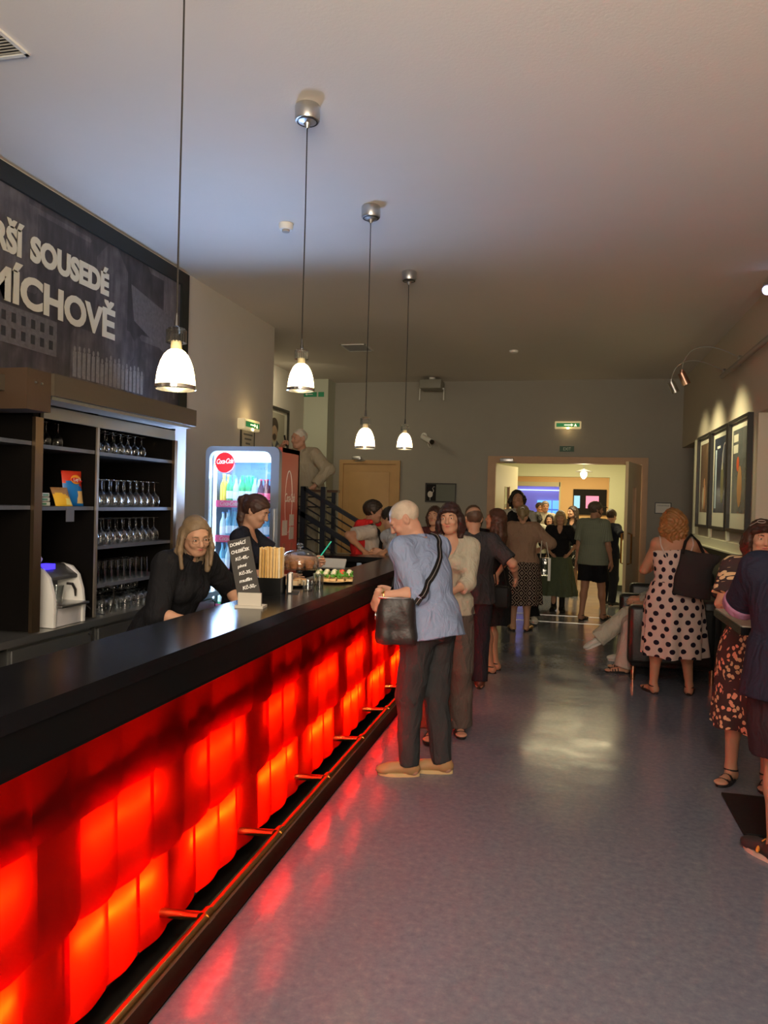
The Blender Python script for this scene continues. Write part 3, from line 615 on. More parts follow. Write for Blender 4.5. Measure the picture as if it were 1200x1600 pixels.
bx = thing('stick_holder', 'square black holder full of wafer sticks on the bar', 'holder', (-1.585, 3.96, ZB), R(10))
hb = MB()
for (c, d) in (((0, -.068, .048), (.14, .006, .096)), ((0, .068, .048), (.14, .006, .096)), ((-.067, 0, .048), (.006, .13, .096)), ((.067, 0, .048), (.006, .13, .096)), ((0, 0, .003), (.13, .13, .006))): hb.box(c, d)
hb.build('holder_box', M_fascia, bx, world=False)
sp = thing('wafer_stick', '', 'wafer stick'); cols_st = [(.62, .36, .10), (.75, .50, .20), (.70, .58, .38)]
protos = []
for c in cols_st:
    p = thing('wafer_stick', '', 'wafer stick'); MB().lathe([(.0, 0), (.0062, 0), (.0062, .25), (.0035, .25), (.0035, .243), (0, .243)], n=10).build('stick', mat('wafer_'+str(c[1]), c, .6, var=.15, vscale=60), p); protos.append(p)
rs = random.Random(11)
for i in range(8):
    for j in range(7):
        o = dup(protos[rs.randrange(3)], (-1.585+(-.053+.0155*i)*.985-(-.05+.0165*j)*.17, 3.96+(-.05+.0165*j)*.985+(-.053+.0155*i)*.17, ZB+.008), 0, 'thin rolled wafer stick standing in the square black holder on the bar', 'wafer sticks in the black holder')
        o.rotation_euler = (rs.uniform(-.015, .015), rs.uniform(-.015, .015), 0); o.scale = (1, 1, rs.uniform(.96, 1.03))
for p in protos+[sp]:
    for ch in list(p.children): bpy.data.objects.remove(ch)
    bpy.data.objects.remove(p)
t = thing('napkin_holder', 'narrow black menu holder with white papers right of the wafer sticks', 'holder', (-1.52, 4.06, ZB), R(15))
MB().box((0, 0, .055), (.006, .12, .11)).box((.03, 0, .003), (.06, .12, .006)).build('holder_plate', M_fascia, t, world=False)
MB().box((.014, 0, .06), (.016, .10, .105)).build('napkins', M_paper, t, world=False)

dm = thing('cake_dome', 'glass cake dome with a knob over pastries on a footed glass stand', 'cake dome', (-1.69, 4.72, ZB))
MB().lathe([(0, .0), (.07, .0), (.07, .006), (.015, .02), (.014, .055), (.04, .07), (.135, .075), (.137, .082), (0, .080)], n=36).build('glass_stand', M_thin, dm, world=False)
MB().lathe([(.125, .085), (.127, .12), (.118, .155), (.09, .185), (.05, .20), (.012, .205), (.010, .215), (.02, .222), (.022, .235), (.012, .245), (0, .246)], n=36).build('dome', M_thin, dm, world=False, ang=60)
for k in range(7):
    a = 2*PI*k/7; r_ = .07 if k < 6 else 0
    o = thing('muffin', 'small brown pastry under the glass cake dome', 'pastry', (-1.69+r_*math.cos(a), 4.72+r_*math.sin(a), ZB+.083), a, 'pastries under the cake dome')
    MB().lathe([(0, 0), (.022, 0), (.028, .022), (.032, .03), (.028, .045), (.012, .054), (0, .055)], n=14).build('pastry', mat('baked_brown', (.42, .17, .06), .6, bump=.4, bscale=80, var=.3, vscale=30), o, world=False)
t = thing('serving_tray', 'round dark tray with a pale rim in front of the cake dome', 'tray', (-1.60, 4.40, ZB))
MB().lathe([(0, .0), (.10, 0), (.12, .012), (.118, .015), (.10, .005), (0, .005)], n=32).build('tray', M_fascia, t, world=False)
for k, (x, y) in enumerate(((-1.63, 4.38), (-1.60, 4.45), (-1.55, 4.41), (-1.58, 4.33))):
    o = thing('pastry_slice', 'cream slice of cake lying on the round dark tray', 'cake slice', (x, y, ZB+.0055), k, 'cake slices on the round tray')
    MB().box((0, 0, .018), (.045, .03, .035)).bevel(.004).build('slice', mat('cream_cake', (.70, .52, .30), .7, var=.2, vscale=40), o, world=False)
    MB().box((0, 0, .037), (.044, .029, .004)).build('topping', mat('cake_topping', (.6, .3, .12), .5), o, world=False)
for k, (x, y, h_, r_, lab) in enumerate(((-1.45, 4.20, .06, .035, 'low clear glass bowl near the front edge of the bar'), (-1.42, 4.33, .085, .026, 'small clear shot glass beside the low glass bowl'), (-1.50, 4.53, .07, .03, 'clear glass standing between the bowl and the sandwich platter'))):
    t = thing('glass_cup', lab, 'glass', (x, y, ZB))
    MB().lathe([(0, 0), (r_*.8, 0), (r_, h_), (r_-.002, h_), (r_*.78, .004), (0, .004)], n=24).build('glass_wall', M_thin, t, world=False)
pl = thing('sandwich_platter', 'white oval platter of open sandwiches with green garnish on the bar', 'platter', (-1.47, 4.78, ZB), R(15))
MB().lathe([(0, .0), (.10, 0), (.16, .014), (.158, .018), (.10, .006), (0, .006)], n=40).build('plate', mat('platter_wood', (.62, .42, .2), .5), pl, world=False).scale = (.8, 1.35, 1)
M_br = mat('bread', (.75, .50, .22), .7, var=.2, vscale=50); M_lf = mat('salad_leaf', (.10, .30, .03), .5, var=.4, vscale=60)
for k in range(15):
    ix, iy = k % 5, k//5; lx, ly = -.10+.05*ix, -.105+.10*iy; c15, s15 = math.cos(R(15)), math.sin(R(15))
    o = thing('open_sandwich', 'small open sandwich with salad leaves among those on the platter', 'sandwich', (-1.47+lx*c15-ly*s15, 4.78+lx*s15+ly*c15, ZB+.012), R(15)+.15*math.sin(k*2), 'sandwiches on the platter')
    MB().box((0, 0, .008), (.042, .075, .016)).bevel(.004).build('bread_slice', M_br, o, world=False)
    lf = MB()
    for q in range(10): lf.ell((rs.uniform(-.018, .018), rs.uniform(-.032, .032), .024+rs.uniform(0, .022)), (rs.uniform(.010, .018), .012, .006), 8, 6, rot=(rs.uniform(-1, 1), rs.uniform(-1, 1), rs.uniform(0, 3)))
    lf.build('salad', M_lf, o, world=False)
    tk = k % 5 == 3; MB().ell((.0, 0, .046), (.018, .022, .012), 10, 8).build('topping', mat('tomato_topping' if tk else 'egg_topping', (.75, .07, .02) if tk else (.8, .72, .5), .4), o, world=False)
t = thing('salt_shaker', 'small white shaker on the bar beside the paper sheet', 'shaker', (-1.80, 6.62, ZB-.11))
MB().lathe([(0, 0), (.022, 0), (.022, .07), (0, .072)], n=16).build('shaker_body', M_white, t, world=False)
MB().lathe([(.0225, .05), (.0225, .08), (0, .084)], n=16).build('shaker_cap', mat('blue_cap', (.25, .35, .5), .5), t, world=False)
tag(MB().box((-2.05, 6.45, 1.12), (.34, .02, .10), rx=R(-40)).build('paper_notice', mat('grey_notice', (.45, .45, .42), .7)), 'grey paper notice lying slanted behind the bar top near its far end', 'paper')

# ---------------------------------------------------------------- ceiling things
def vent(x0, x1, y0, y1, lab):
    t = thing('ceiling_vent', lab, 'vent', ((x0+x1)/2, (y0+y1)/2, ZC-.012))
    MB().b2((x0, y0, ZC-.012), (x1, y0+.02, ZC)).b2((x0, y1-.02, ZC-.012), (x1, y1, ZC)).b2((x0, y0, ZC-.012), (x0+.02, y1, ZC)).b2((x1-.02, y0, ZC-.012), (x1, y1, ZC)).build('vent_frame', M_white, t)
    s_ = MB(); n = 9
    for k in range(n): y = y0+.02+(k+.5)*(y1-y0-.04)/n; s_.box(((x0+x1)/2, y, ZC-.006), (x1-x0-.04, .012, .006), rx=.5)
    s_.build('slats', mat('vent_slat', (.30, .29, .26), .5), t)
    MB().b2((x0+.02, y0+.02, ZC-.002), (x1-.02, y1-.02, ZC-.0005)).build('vent_back', M_blackm, t)
vent(-3.0, -2.51, 2.86, 3.09, 'slatted grille in the ceiling at the top left corner of the photo')
vent(-2.95, -2.6, 9.59, 10.03, 'dark square grille in the ceiling behind the third pendant cable')
t = thing('smoke_detector', 'round white smoke detector on the ceiling left of the second pendant cable', 'smoke detector', (-2.095, 5.363, ZC))
MB().lathe([(0, 0), (.055, 0), (.055, -.03), (.045, -.045), (0, -.045)], n=28).build('detector_base', M_white, t, world=False)
MB().lathe([(.03, -.045), (.028, -.06), (0, -.064)], n=20).build('detector_head', mat('detector_grey', (.35, .33, .3), .5), t, world=False)
t = thing('smoke_detector', 'small flat white detector on the ceiling far back above the doorway', 'smoke detector', (-.72, 10.24, ZC))
MB().lathe([(0, 0), (.06, 0), (.055, -.025), (.03, -.035), (0, -.035)], n=24).build('detector_base', M_white, t, world=False)
t = thing('ceiling_projector', 'grey speaker box hanging under the ceiling at the back wall', 'speaker', (-2.18, 12.3, ZC))
MB().b2((-2.36, 12.12, 3.55), (-2.0, 12.5, 3.70)).bevel(.02).build('speaker_body', mat('grey_box', (.25, .24, .2), .5), t)
MB().tube([(-2.38, 12.3, 3.38), (-2.38, 12.3, 3.57), (-1.98, 12.3, 3.57), (-1.98, 12.3, 3.38)], .014, 6).cyl((-2.18, 12.3, 3.6), (-2.18, 12.3, ZC), .05).build('bracket', M_white, t)

# ---------------------------------------------------------------- wall things
def exitlight(name, lab, o, X, w_, h_, d_, em):
    """box light: o centre on the wall, X right direction"""
    X = Vector(X); Nn = Vector((X.y, -X.x, 0)); rz = math.atan2(X.y, X.x)
    t = thing(name, lab, 'exit sign', o, rz)
    MB().b2((-w_/2, -d_, -h_/2), (w_/2, 0, h_/2)).bevel(.015, 3).build('sign_housing', mat('exit_housing', (.8, .72, .5), .4, emit=(1, .75, .35), es=.3), t, world=False)
    MB().b2((-w_*.44, -d_-.002, -h_*.25), (w_*.44, -d_+.01, h_*.25)).build('green_film', mat('exit_green', (.01, .16, .06), .4, emit=(.01, .3, .08), es=.35), t, world=False)
    a = MB().b2((-w_*.14, -d_-.004, -.006), (w_*.12, -d_-.001, .006)); a.poly([(w_*.12, -d_-.004, .02), (w_*.2, -d_-.004, 0), (w_*.12, -d_-.004, -.02)], (0, .002, 0)); a.ell((w_*.28, -d_-.003, .008), (.008, .002, .008), 8, 6)
    a.poly([(w_*.25, -d_-.004, 0), (w_*.31, -d_-.004, 0), (w_*.33, -d_-.004, -.025), (w_*.28, -d_-.004, -.018), (w_*.24, -d_-.004, -.025)], (0, .002, 0))
    a.build('arrow_symbol', mat('exit_symbol', (.8, .9, .6), .5, emit=(1, .95, .5), es=2), t, world=False)
    MB().ell((0, -d_-.004, -h_*.42), (.022, .01, .016), 12, 8).build('lamp_window', mat('exit_lamp', (1, 1, 1), .5, emit=(1, .72, .3), es=14), t, world=False)
    return t
exitlight('exit_light', 'lit green and white exit light above the double doorway', (.017, YB, 3.012), (1, 0, 0), .42, .125, .06, 1)
exitlight('exit_light', 'lit exit light on the left wall above the drinks fridge', (XL, 7.77, 2.49), (0, 1, 0), .42, .12, .09, 1)
point('exit_glow_light', (XL+.16, 7.77, 2.60), .9, (1, .7, .3), .03)
point('exit_glow_light', (.017, YB-.12, 2.93), .35, (1, .7, .3), .03)
t = thing('exit_sign', 'small dark green EXIT sign between the exit light and the doorway', 'sign', (.01, YB, 2.627))
MB().b2((-.115, -.01, -.045), (.115, 0, .045)).build('sign_plate', mat('sign_green', (.03, .09, .06), .5), t, world=False)
text('lettering', 'EXIT', .07, mat('sign_letters', (.5, .6, .5), .5), t, plane((-.06, -.011, -.025), (1, 0, 0), (0, 0, 1)), .001, 1, .12)
t = thing('direction_sign', 'green direction sign high on the stairwell wall behind the second lamp', 'sign', (-4.24, 12.3, 3.49))
MB().b2((-.2, -.01, -.04), (.07, 0, .04)).b2((.10, -.01, -.04), (.2, 0, .04)).build('sign_plate', mat('sign_green_bright', (.02, .26, .12), .5), t, world=False)
MB().b2((-.10, -.012, -.005), (0, -.01, .005)).poly([(-.10, -.012, .02), (-.14, -.012, 0), (-.10, -.012, -.02)], (0, .002, 0)).build('arrow_symbol', M_paper, t, world=False)

t = thing('cctv_camera', 'white bullet security camera on the back wall right of the last pendant', 'security camera', (-2.25, YB, 2.74))
MB().cyl((-2.36, YB-.14, 2.80), (-2.17, YB-.36, 2.70), .045, n=16).build('camera_body', M_white, t)
MB().cyl((-2.175, YB-.355, 2.702), (-2.155, YB-.378, 2.692), .04, n=16).build('lens', M_blackframe, t)
MB().cyl((-2.36, YB, 2.83), (-2.36, YB-.03, 2.83), .05, n=16).tube([(-2.36, YB-.02, 2.83), (-2.36, YB-.1, 2.84), (-2.34, YB-.15, 2.81)], .014, 8).tube([(-2.2, YB-.3, 2.69), (-2.2, YB-.2, 2.62), (-2.26, YB-.05, 2.63), (-2.3, YB, 2.7)], .006, 6).build('wall_mount', M_white, t)

def framed(name, lab, o, X, w_, h_, d_, border, mount, cat='picture', fm=None):
    X = Vector(X); rz = math.atan2(X.y, X.x); t = thing(name, lab, cat, o, rz)
    fm = fm or M_blackframe; b_ = border
    MB().b2((-w_/2, -d_, -h_/2), (w_/2, 0, -h_/2+b_)).b2((-w_/2, -d_, h_/2-b_), (w_/2, 0, h_/2)).b2((-w_/2, -d_, -h_/2+b_), (-w_/2+b_, 0, h_/2-b_)).b2((w_/2-b_, -d_, -h_/2+b_), (w_/2, 0, h_/2-b_)).build('picture_frame', fm, t, world=False)
    MB().b2((-w_/2+b_, -.012, -h_/2+b_), (w_/2-b_, 0, h_/2-b_)).build('mount', mount, t, world=False)
    return t
M_mnt = mat('cream_mount', (.62, .60, .50), .6)
def art(t, pieces, y=-.013):
    for nm_, m, fn in pieces: mb = MB(); fn(mb, y); mb.build(nm_, m, t, world=False)
# three large posters on the right wall
def pmat(name, cols, sc_=3, st=(1, 1, 1)):
    m = mat(name, cols[0], .25, spec=.5); nt, b = nodes(m); tc = N(nt, 'ShaderNodeTexCoord'); mp = N(nt, 'ShaderNodeMapping'); mp.inputs['Scale'].default_value = st
    n = N(nt, 'ShaderNodeTexNoise'); n.inputs['Scale'].default_value = sc_; n.inputs['Detail'].default_value = 6; nt.links.new(tc.outputs['Object'], mp.inputs[0]); nt.links.new(mp.outputs[0], n.inputs['Vector'])
    k = len(cols); r_ = ramp(nt, n.outputs['Fac'], [(.25+.5*i/(k-1), c) for i, c in enumerate(cols)]); nt.links.new(r_.outputs[0], b.inputs['Base Color']); return m
PX = 1.75
specs = [(10.98, 10.10, 'brown poster with a small pale figure, left of the three on the right wall', pmat('poster_brown', [(.05, .03, .02), (.16, .09, .05), (.35, .26, .17)], 2.5, (1, 1, .6))),
         (10.03, 9.06, 'dark blue poster with a white light beam, middle of the three on the right wall', pmat('poster_blue', [(.01, .012, .02), (.03, .04, .07), (.10, .12, .15)], 2.5)),
         (9.0, 8.05, 'grey poster with a red-haired figure, right of the three on the right wall', pmat('poster_grey', [(.05, .06, .07), (.12, .13, .13), (.22, .22, .2)], 2.5))]
for k, (ya, yb, lab, pm_) in enumerate(specs):
    w_ = ya-yb-.01; t = framed('framed_poster', lab, (XR-.0, (ya+yb)/2, 2.06), (0, -1, 0), w_, 1.20, .05, .035, M_mnt)
    t['group'] = 'large posters on the right wall'
    MB().b2((-w_/2+.11, -.014, -.40), (w_/2-.11, -.012, .49)).build('poster_print', pm_, t, world=False)
    if k == 0:
        MB().ell((-.02, -.015, -.02), (.05, .002, .06), 14, 8).ell((0, -.015, -.2), (.08, .002, .17), 14, 8).build('painted_figure', mat('poster_skin', (.45, .22, .12), .5), t, world=False)
        MB().ell((-.08, -.0165, -.22), (.035, .002, .15), 14, 8).build('painted_dress', mat('poster_pale', (.6, .55, .45), .5), t, world=False)
    if k == 1:
        MB().b2((-.30, -.0155, -.35), (-.22, -.0145, .35)).build('painted_beam', mat('poster_beam', (.5, .62, .72), .5), t, world=False)
        MB().tube([(.12, -.015, .1), (.14, -.015, .28), (.2, -.015, .38), (.27, -.015, .40)], .008, 6).build('painted_arc', M_paper, t, world=False)
        MB().ell((.12, -.0152, -.05), (.09, .002, .24), 14, 8).build('painted_figure', mat('poster_olive', (.16, .15, .08), .5), t, world=False)
        MB().b2((-.2, -.0155, .36), (-.02, -.0145, .39)).build('printed_title', M_paper, t, world=False)
    if k == 2:
        MB().ell((-.1, -.015, .12), (.06, .002, .08), 14, 8).build('painted_hair', mat('poster_red_hair', (.55, .09, .03), .5), t, world=False)
        MB().ell((0, -.0152, -.12), (.11, .002, .22), 14, 8).build('painted_figure', mat('poster_orange', (.42, .22, .10), .5), t, world=False)
        MB().b2((-.32, -.0155, .36), (-.1, -.0145, .44)).b2((-.32, -.0155, .24), (-.1, -.0145, .33)).build('printed_title', M_mnt, t, world=False)
# pale shelf frame below/behind the posters
t = thing('display_frame', 'pale painted ledge and frame under the three posters', 'ledge', (XR, 9.7, 1.24))
fr_ = MB().b2((XR-.02, 8.0, 1.235), (XR, 11.32, 1.34)).b2((XR-.06, 8.0, 1.225), (XR, 11.32, 1.24)).b2((XR-.03, 11.25, 1.35), (XR, 11.32, 2.66))
for y in (10.07, 9.03): fr_.b2((XR-.03, y-.03, 1.35), (XR, y+.03, 1.46))
fr_.build('ledge_frame', mat('cream_ledge', (.66, .64, .50), .5), t)
# picture spots
for k, (bx_, by_, sx_, sy_, sz_, lab) in enumerate(((1.2, 9.6, 1.70, 9.5, 3.30, 'silver picture spotlight on a thin curved arm, lower left of the two'), (1.2, 8.767, 1.70, 8.7, 3.30, 'copper-toned picture spotlight on a thin curved arm, right of the two'))):
    zb = 3.17 if k == 0 else 3.135
    t = thing('picture_spotlight', lab, 'spotlight', (XR, sy_, sz_), group='curved-arm spotlights over the posters')
    MB().tube([((XR*(1-q)**3+3*(XR-.25)*q*(1-q)**2+3*bx_*q*q*(1-q)+bx_*q**3), sy_+(by_-sy_)*q, 3.30*(1-q)**3+3*3.48*q*(1-q)**2+3*3.55*q*q*(1-q)+(zb+.02)*q**3) for q in [i/20 for i in range(21)]], .0045, 8).build('curved_arm', M_alu, t)
    d_ = Vector((.42, .1, -.9)).normalized(); c0 = Vector((bx_, by_, zb+.03))
    MB().cyl(c0-d_*.01, c0+d_*.13, .040, .044, n=18).cyl((bx_, by_, zb+.07), (bx_, by_, zb+.03), .02, n=12).build('spot_head', M_alu if k == 0 else mat('copper', (.5, .3, .22), .35, metal=1), t)
    MB().cyl((XR-.03, sy_, 3.30), (XR, sy_, 3.30), .04, n=16).build('wall_plate', M_alu, t)
for y, e_ in ((9.85, 75), (8.65, 75), (10.7, 35)): spot('poster_spot_light', (1.02, y, 3.08), (1.78, y+.05, 2.25), e_, (1, .88, .50), 88, .07, 1.0)  # last, weaker spot has no fixture; added to brighten the left poster
tag(MB().cyl((1.69, 9.2, 3.20), (1.69, 5.2, 3.20), .027, n=12).cyl((1.69, 8.7, 3.22), (XR, 8.7, 3.24), .012, n=8).cyl((1.69, 6.0, 3.22), (XR, 6.0, 3.24), .012, n=8).build('wall_rail', mat('grey_rail', (.30, .26, .22), .5)), 'grey tubular rail mounted high along the right wall', 'rail')
t = thing('ceiling_spotlight', 'bright bluish lamp at the right photo edge under the ceiling', 'lamp', (1.72, 7.2, 3.75))
p_ = Vector((1.665, 7.19, 3.66))
MB().cyl(p_, p_+Vector((-.02, -.1, -.07)), .035, .05, n=18).cyl(p_, (1.68, 7.2, ZC), .01, n=8).build('lamp_body', M_alu, t)
MB().ell(p_+Vector((-.021, -.102, -.072)), (.042, .03, .042)).build('lamp_glass', mat('bluish_lamp', (1, 1, 1), .5, emit=(.6, .6, 1), es=6), t)

t = framed('flamingo_picture', 'black framed picture of a white flamingo on the back wall', (-2.05, YB, 1.865), (1, 0, 0), .53, .325, .025, .02, mat('grey_green_print', (.12, .13, .10), .4))
MB().b2((-.245, -.014, -.14), (-.08, -.012, .14)).build('dark_strip', M_blackm, t, world=False)
MB().ell((-.18, -.0145, -.03), (.045, .002, .055), 12, 8).tube([(-.145, -.0145, -.02), (-.12, -.0145, .03), (-.14, -.0145, .07), (-.115, -.0145, .105), (-.1, -.0145, .09)], .007, 6, flat=.4).tube([(-.18, -.0145, -.07), (-.18, -.0145, -.13)], .004, 6).build('flamingo', mat('flamingo_white', (.6, .56, .5), .6), t, world=False)
t = framed('wall_notice', 'small black framed notice on the back wall behind the woman in polka dots', (1.52, YB, 1.70), (1, 0, 0), .25, .18, .02, .014, M_paper)
text('lettering', 'INFORMACE', .03, mat('notice_ink', (.1, .1, .1), .6), t, plane((-.09, -.0145, .03), (1, 0, 0), (0, 0, 1)), .0005, 1, .18)
t = framed('wall_notice', 'thin black framed notice under the exit light above the fridge', (XL, 7.83, 2.30), (0, 1, 0), .37, .30, .015, .02, mat('notice_grey', (.42, .39, .33), .7))
for k in range(3): MB().b2((-.12+.03*k, -.014, .08-.05*k), (.12-.03*k, -.0125, .10-.05*k)).build('printed_line', mat('notice_ink', (.1, .1, .1), .6), t, world=False)
t = framed('portrait_poster', 'large framed poster of a bearded man, on the stairwell wall', (-4.4, 10.95, 2.60), (0, 1, 0), 1.15, 1.02, .04, .04, M_mnt)
MB().b2((-.46, -.014, -.38), (.42, -.012, .42)).build('poster_print', mat('poster_sand', (.33, .31, .24), .6), t, world=False)
MB().ell((.0, -.0145, .13), (.13, .003, .16), 20, 12).build('portrait_face', mat('portrait_face', (.30, .20, .13), .6), t, world=False)
MB().ell((.0, -.014, .20), (.16, .003, .14), 20, 12).build('portrait_hair', mat('portrait_hair', (.05, .035, .025), .6), t, world=False)
MB().ell((.0, -.0155, .05), (.08, .003, .06), 16, 10).build('portrait_beard', mat('portrait_hair'), t, world=False)
MB().poly([(-.3, -.0165, -.38), (.34, -.0165, -.38), (.3, -.0165, -.1), (.1, -.0165, .0), (0, -.0165, -.16), (-.12, -.0165, .0), (-.26, -.0165, -.1)], (0, .002, 0)).build('portrait_jacket', mat('portrait_jacket', (.05, .06, .08), .6), t, world=False)
# ---------------------------------------------------------------- stairs and railing
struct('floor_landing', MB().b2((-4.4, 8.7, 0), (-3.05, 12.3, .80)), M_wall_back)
st = thing('staircase', 'dark steps going up left to the landing behind the bar', 'stairs', (-2.4, 8.9, 0))
for k in range(4):
    z = .16*(k+1); x1 = -1.75-.325*k
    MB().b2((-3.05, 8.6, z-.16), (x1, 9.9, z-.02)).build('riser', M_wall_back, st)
    MB().b2((-3.05 if k == 3 else x1-.35, 8.58, z-.03), (x1+.02, 9.9, z)).build('tread', mat('tread_grey', (.10, .10, .10), .5), st)
M_rail = mat('blue_black_metal', (.008, .010, .018), .4)
rl = thing('stair_railing', 'blue-black metal railing sloping down beside the stairs', 'railing', (-2.8, 8.4, 0))
Xa, Xb, za = -2.97, -1.45, 1.84; sl = -.52
def zr(x, dz=0): return za+(x-Xa)*-.55+dz
MB().b2((Xa-.035, 8.36, 0), (Xa+.03, 8.44, za)).build('post', M_rail, rl)
MB().b2((-2.765, 8.38, 0), (-2.705, 8.44, za-.0)).build('post', M_rail, rl)
MB().b2((Xb-.03, 8.38, 0), (Xb+.03, 8.44, zr(Xb))).build('post', M_rail, rl)
MB().poly([(Xa, 8.36, zr(Xa)), (Xb, 8.36, zr(Xb)), (Xb, 8.36, zr(Xb, -.05)), (Xa, 8.36, zr(Xa, -.05))], (0, .07, 0)).build('handrail', M_rail, rl)
MB().poly([(Xa-.1, 8.36, zr(Xa-.1, -.30)), (Xb, 8.36, zr(Xb, -.30)), (Xb, 8.36, zr(Xb, -.365)), (Xa-.1, 8.36, zr(Xa-.1, -.365))], (0, .05, 0)).build('lower_rail', M_rail, rl)
for dz in (-.14, -.235, -.43, -.55, -.70, -.82): MB().cyl((Xa, 8.4, zr(Xa, dz)), (Xb, 8.4, zr(Xb, dz)), .009, n=6).build('thin_rail', M_rail, rl)
lr = thing('landing_railing', 'dark railing with horizontal bars on the stair landing', 'railing', (-3.4, 9.0, .8))
for z in (1.0, 1.2, 1.4, 1.6, 1.72): MB().cyl((-4.2, 8.75, z), (-2.72, 8.75, z), .008, n=6).build('thin_rail', M_rail, lr)
MB().b2((-3.1, 8.72, 1.78), (-2.66, 8.80, 1.81)).build('handrail', mat('dark_wood', (.08, .04, .02), .4), lr)
MB().b2((-2.74, 8.73, 0), (-2.69, 8.78, 1.8)).build('post', M_rail, lr)

# ---------------------------------------------------------------- corridor fittings
t = thing('corridor_lamp', 'lit ceiling lamp with a flat metal shade in the corridor', 'pendant lamp', (.33, 14.5, 2.9))
MB().cyl((.33, 14.5, 2.35), (.33, 14.5, 2.9), .012, n=8).build('rod', M_alu, t)
MB().lathe([(.02, .05), (.155, .0), (.155, -.008), (.02, .03)], c=(.33, 14.5, 2.345), n=32).build('shade_disc', M_alu, t)
MB().lathe([(.05, .0), (.062, -.03), (.055, -.085), (.02, -.13), (0, -.132)], c=(.33, 14.5, 2.34), n=24).build('lamp_globe', mat('globe_glow', (1, 1, 1), .5, emit=(1, .85, .5), es=9), t)
point('corridor_lamp_light', (.33, 14.5, 2.08), 22, (1, .82, .5), .06)
framed('corridor_picture', 'narrow dark framed picture on the corridor wall right of the doorway', (1.36, 16.0, 1.83), (1, 0, 0), .26, .82, .03, .03, mat('dim_print', (.3, .28, .2), .5))
t = thing('notice_board', 'dark notice board with a pink and a blue screen, through the doorway', 'notice board', (.60, 18.99, 1.78))
MB().b2((.20, 18.96, 1.50), (.98, 18.998, 2.12)).build('board', M_blackm, t)
MB().b2((.50, 18.95, 1.66), (.80, 18.96, 1.96)).build('pink_screen', mat('pink_screen', (.5, .2, .3), .5, emit=(1, .25, .45), es=.9), t)
MB().b2((.22, 18.95, 1.66), (.36, 18.96, 1.96)).build('blue_screen', mat('blue_screen', (.2, .4, .5), .5, emit=(.3, .7, 1), es=.8), t)
t = thing('projection_screen', 'glowing blue panels on the wall of the far blue room', 'screen', (-.6, 21.78, 1.6))
for i in range(2):
    for j in range(3): MB().b2((-.75+.42*i, 21.75, 1.05+.28*j), (-.36+.42*i, 21.798, 1.29+.28*j)).build('lit_panel', mat('lit_panel_blue', (.3, .6, .8), .5, emit=(.15, .55, 1), es=.8), t)
MB().b2((-1.9, 21.76, 2.12), (.9, 21.798, 2.15)).build('light_line', mat('blue_line', (.5, .5, 1), .5, emit=(.45, .6, 1), es=1.6), t)
tag(MB().b2((-1.9, 19.9, 2.45), (.9, 20.0, 2.9)).build('dark_beam', M_blackm), 'black beam above the blue lit room beyond the doorway', 'beam')

# ---------------------------------------------------------------- standing table right, sofa
tb_ = thing('high_table', 'tall square bar table with a thick black edge at the right photo edge', 'table', (1.22, 4.47, 0))
MB().b2((.885, 4.13, 1.055), (1.58, 4.84, 1.095)).build('table_edge', M_black, tb_)
MB().b2((.893, 4.138, 1.095), (1.572, 4.832, 1.10)).build('table_top', mat('table_top_grey', (.42, .40, .33), .25), tb_)
MB().cyl((1.235, 4.48, .02), (1.235, 4.48, 1.055), .035, n=20).build('table_column', M_blackm, tb_)
MB().b2((.95, 4.22, 0), (1.50, 4.80, .018)).bevel(.003, 1).build('base_plate', M_blackm, tb_)

M_lea = mat('black_leather', (.010, .010, .010), .35, bump=.15, bscale=60)
sf = thing('leather_armchair', 'wide black leather armchair with short copper feet behind the woman in polka dots', 'armchair', (1.05, 8.2, 0))
MB().b2((.66, 7.72, .14), (1.42, 9.05, .42)).bevel(.03).build('seat_base', M_lea, sf)
MB().b2((.68, 7.86, .42), (1.3, 8.92, .50)).bevel(.03, 3).build('seat_cushion', M_lea, sf)
MB().b2((.64, 7.70, .16), (1.44, 7.86, .74)).bevel(.05, 3).build('armrest', M_lea, sf)
MB().b2((.64, 8.92, .16), (1.44, 9.08, .72)).bevel(.05, 3).build('armrest', M_lea, sf)
MB().b2((1.30, 7.72, .16), (1.50, 9.05, .82)).bevel(.05, 3).build('backrest', M_lea, sf)
for (x, y) in ((.70, 7.78), (1.42, 7.78), (.70, 9.0), (1.42, 9.0)): MB().cyl((x, y, 0), (x, y, .15), .022, .028, n=14).build('foot', mat('copper_foot', (.60, .28, .16), .25, metal=1), sf)
s2 = thing('leather_sofa', 'low black leather sofa along the right wall beyond the armchair', 'sofa', (1.2, 9.9, 0))
MB().b2((.80, 9.5, .14), (1.70, 11.0, .44)).bevel(.04, 3).build('seat_base', M_lea, s2)
MB().b2((1.50, 9.5, .3), (1.74, 11.0, .95)).bevel(.05, 3).build('backrest', M_lea, s2)
MB().b2((.78, 9.36, .16), (1.74, 9.52, .80)).bevel(.05, 3).build('armrest', M_lea, s2)
for (x, y) in ((.86, 9.5), (1.62, 9.5), (.86, 10.9), (1.62, 10.9)): MB().cyl((x, y, 0), (x, y, .15), .022, .028, n=14).build('foot', mat('copper_foot'), s2)
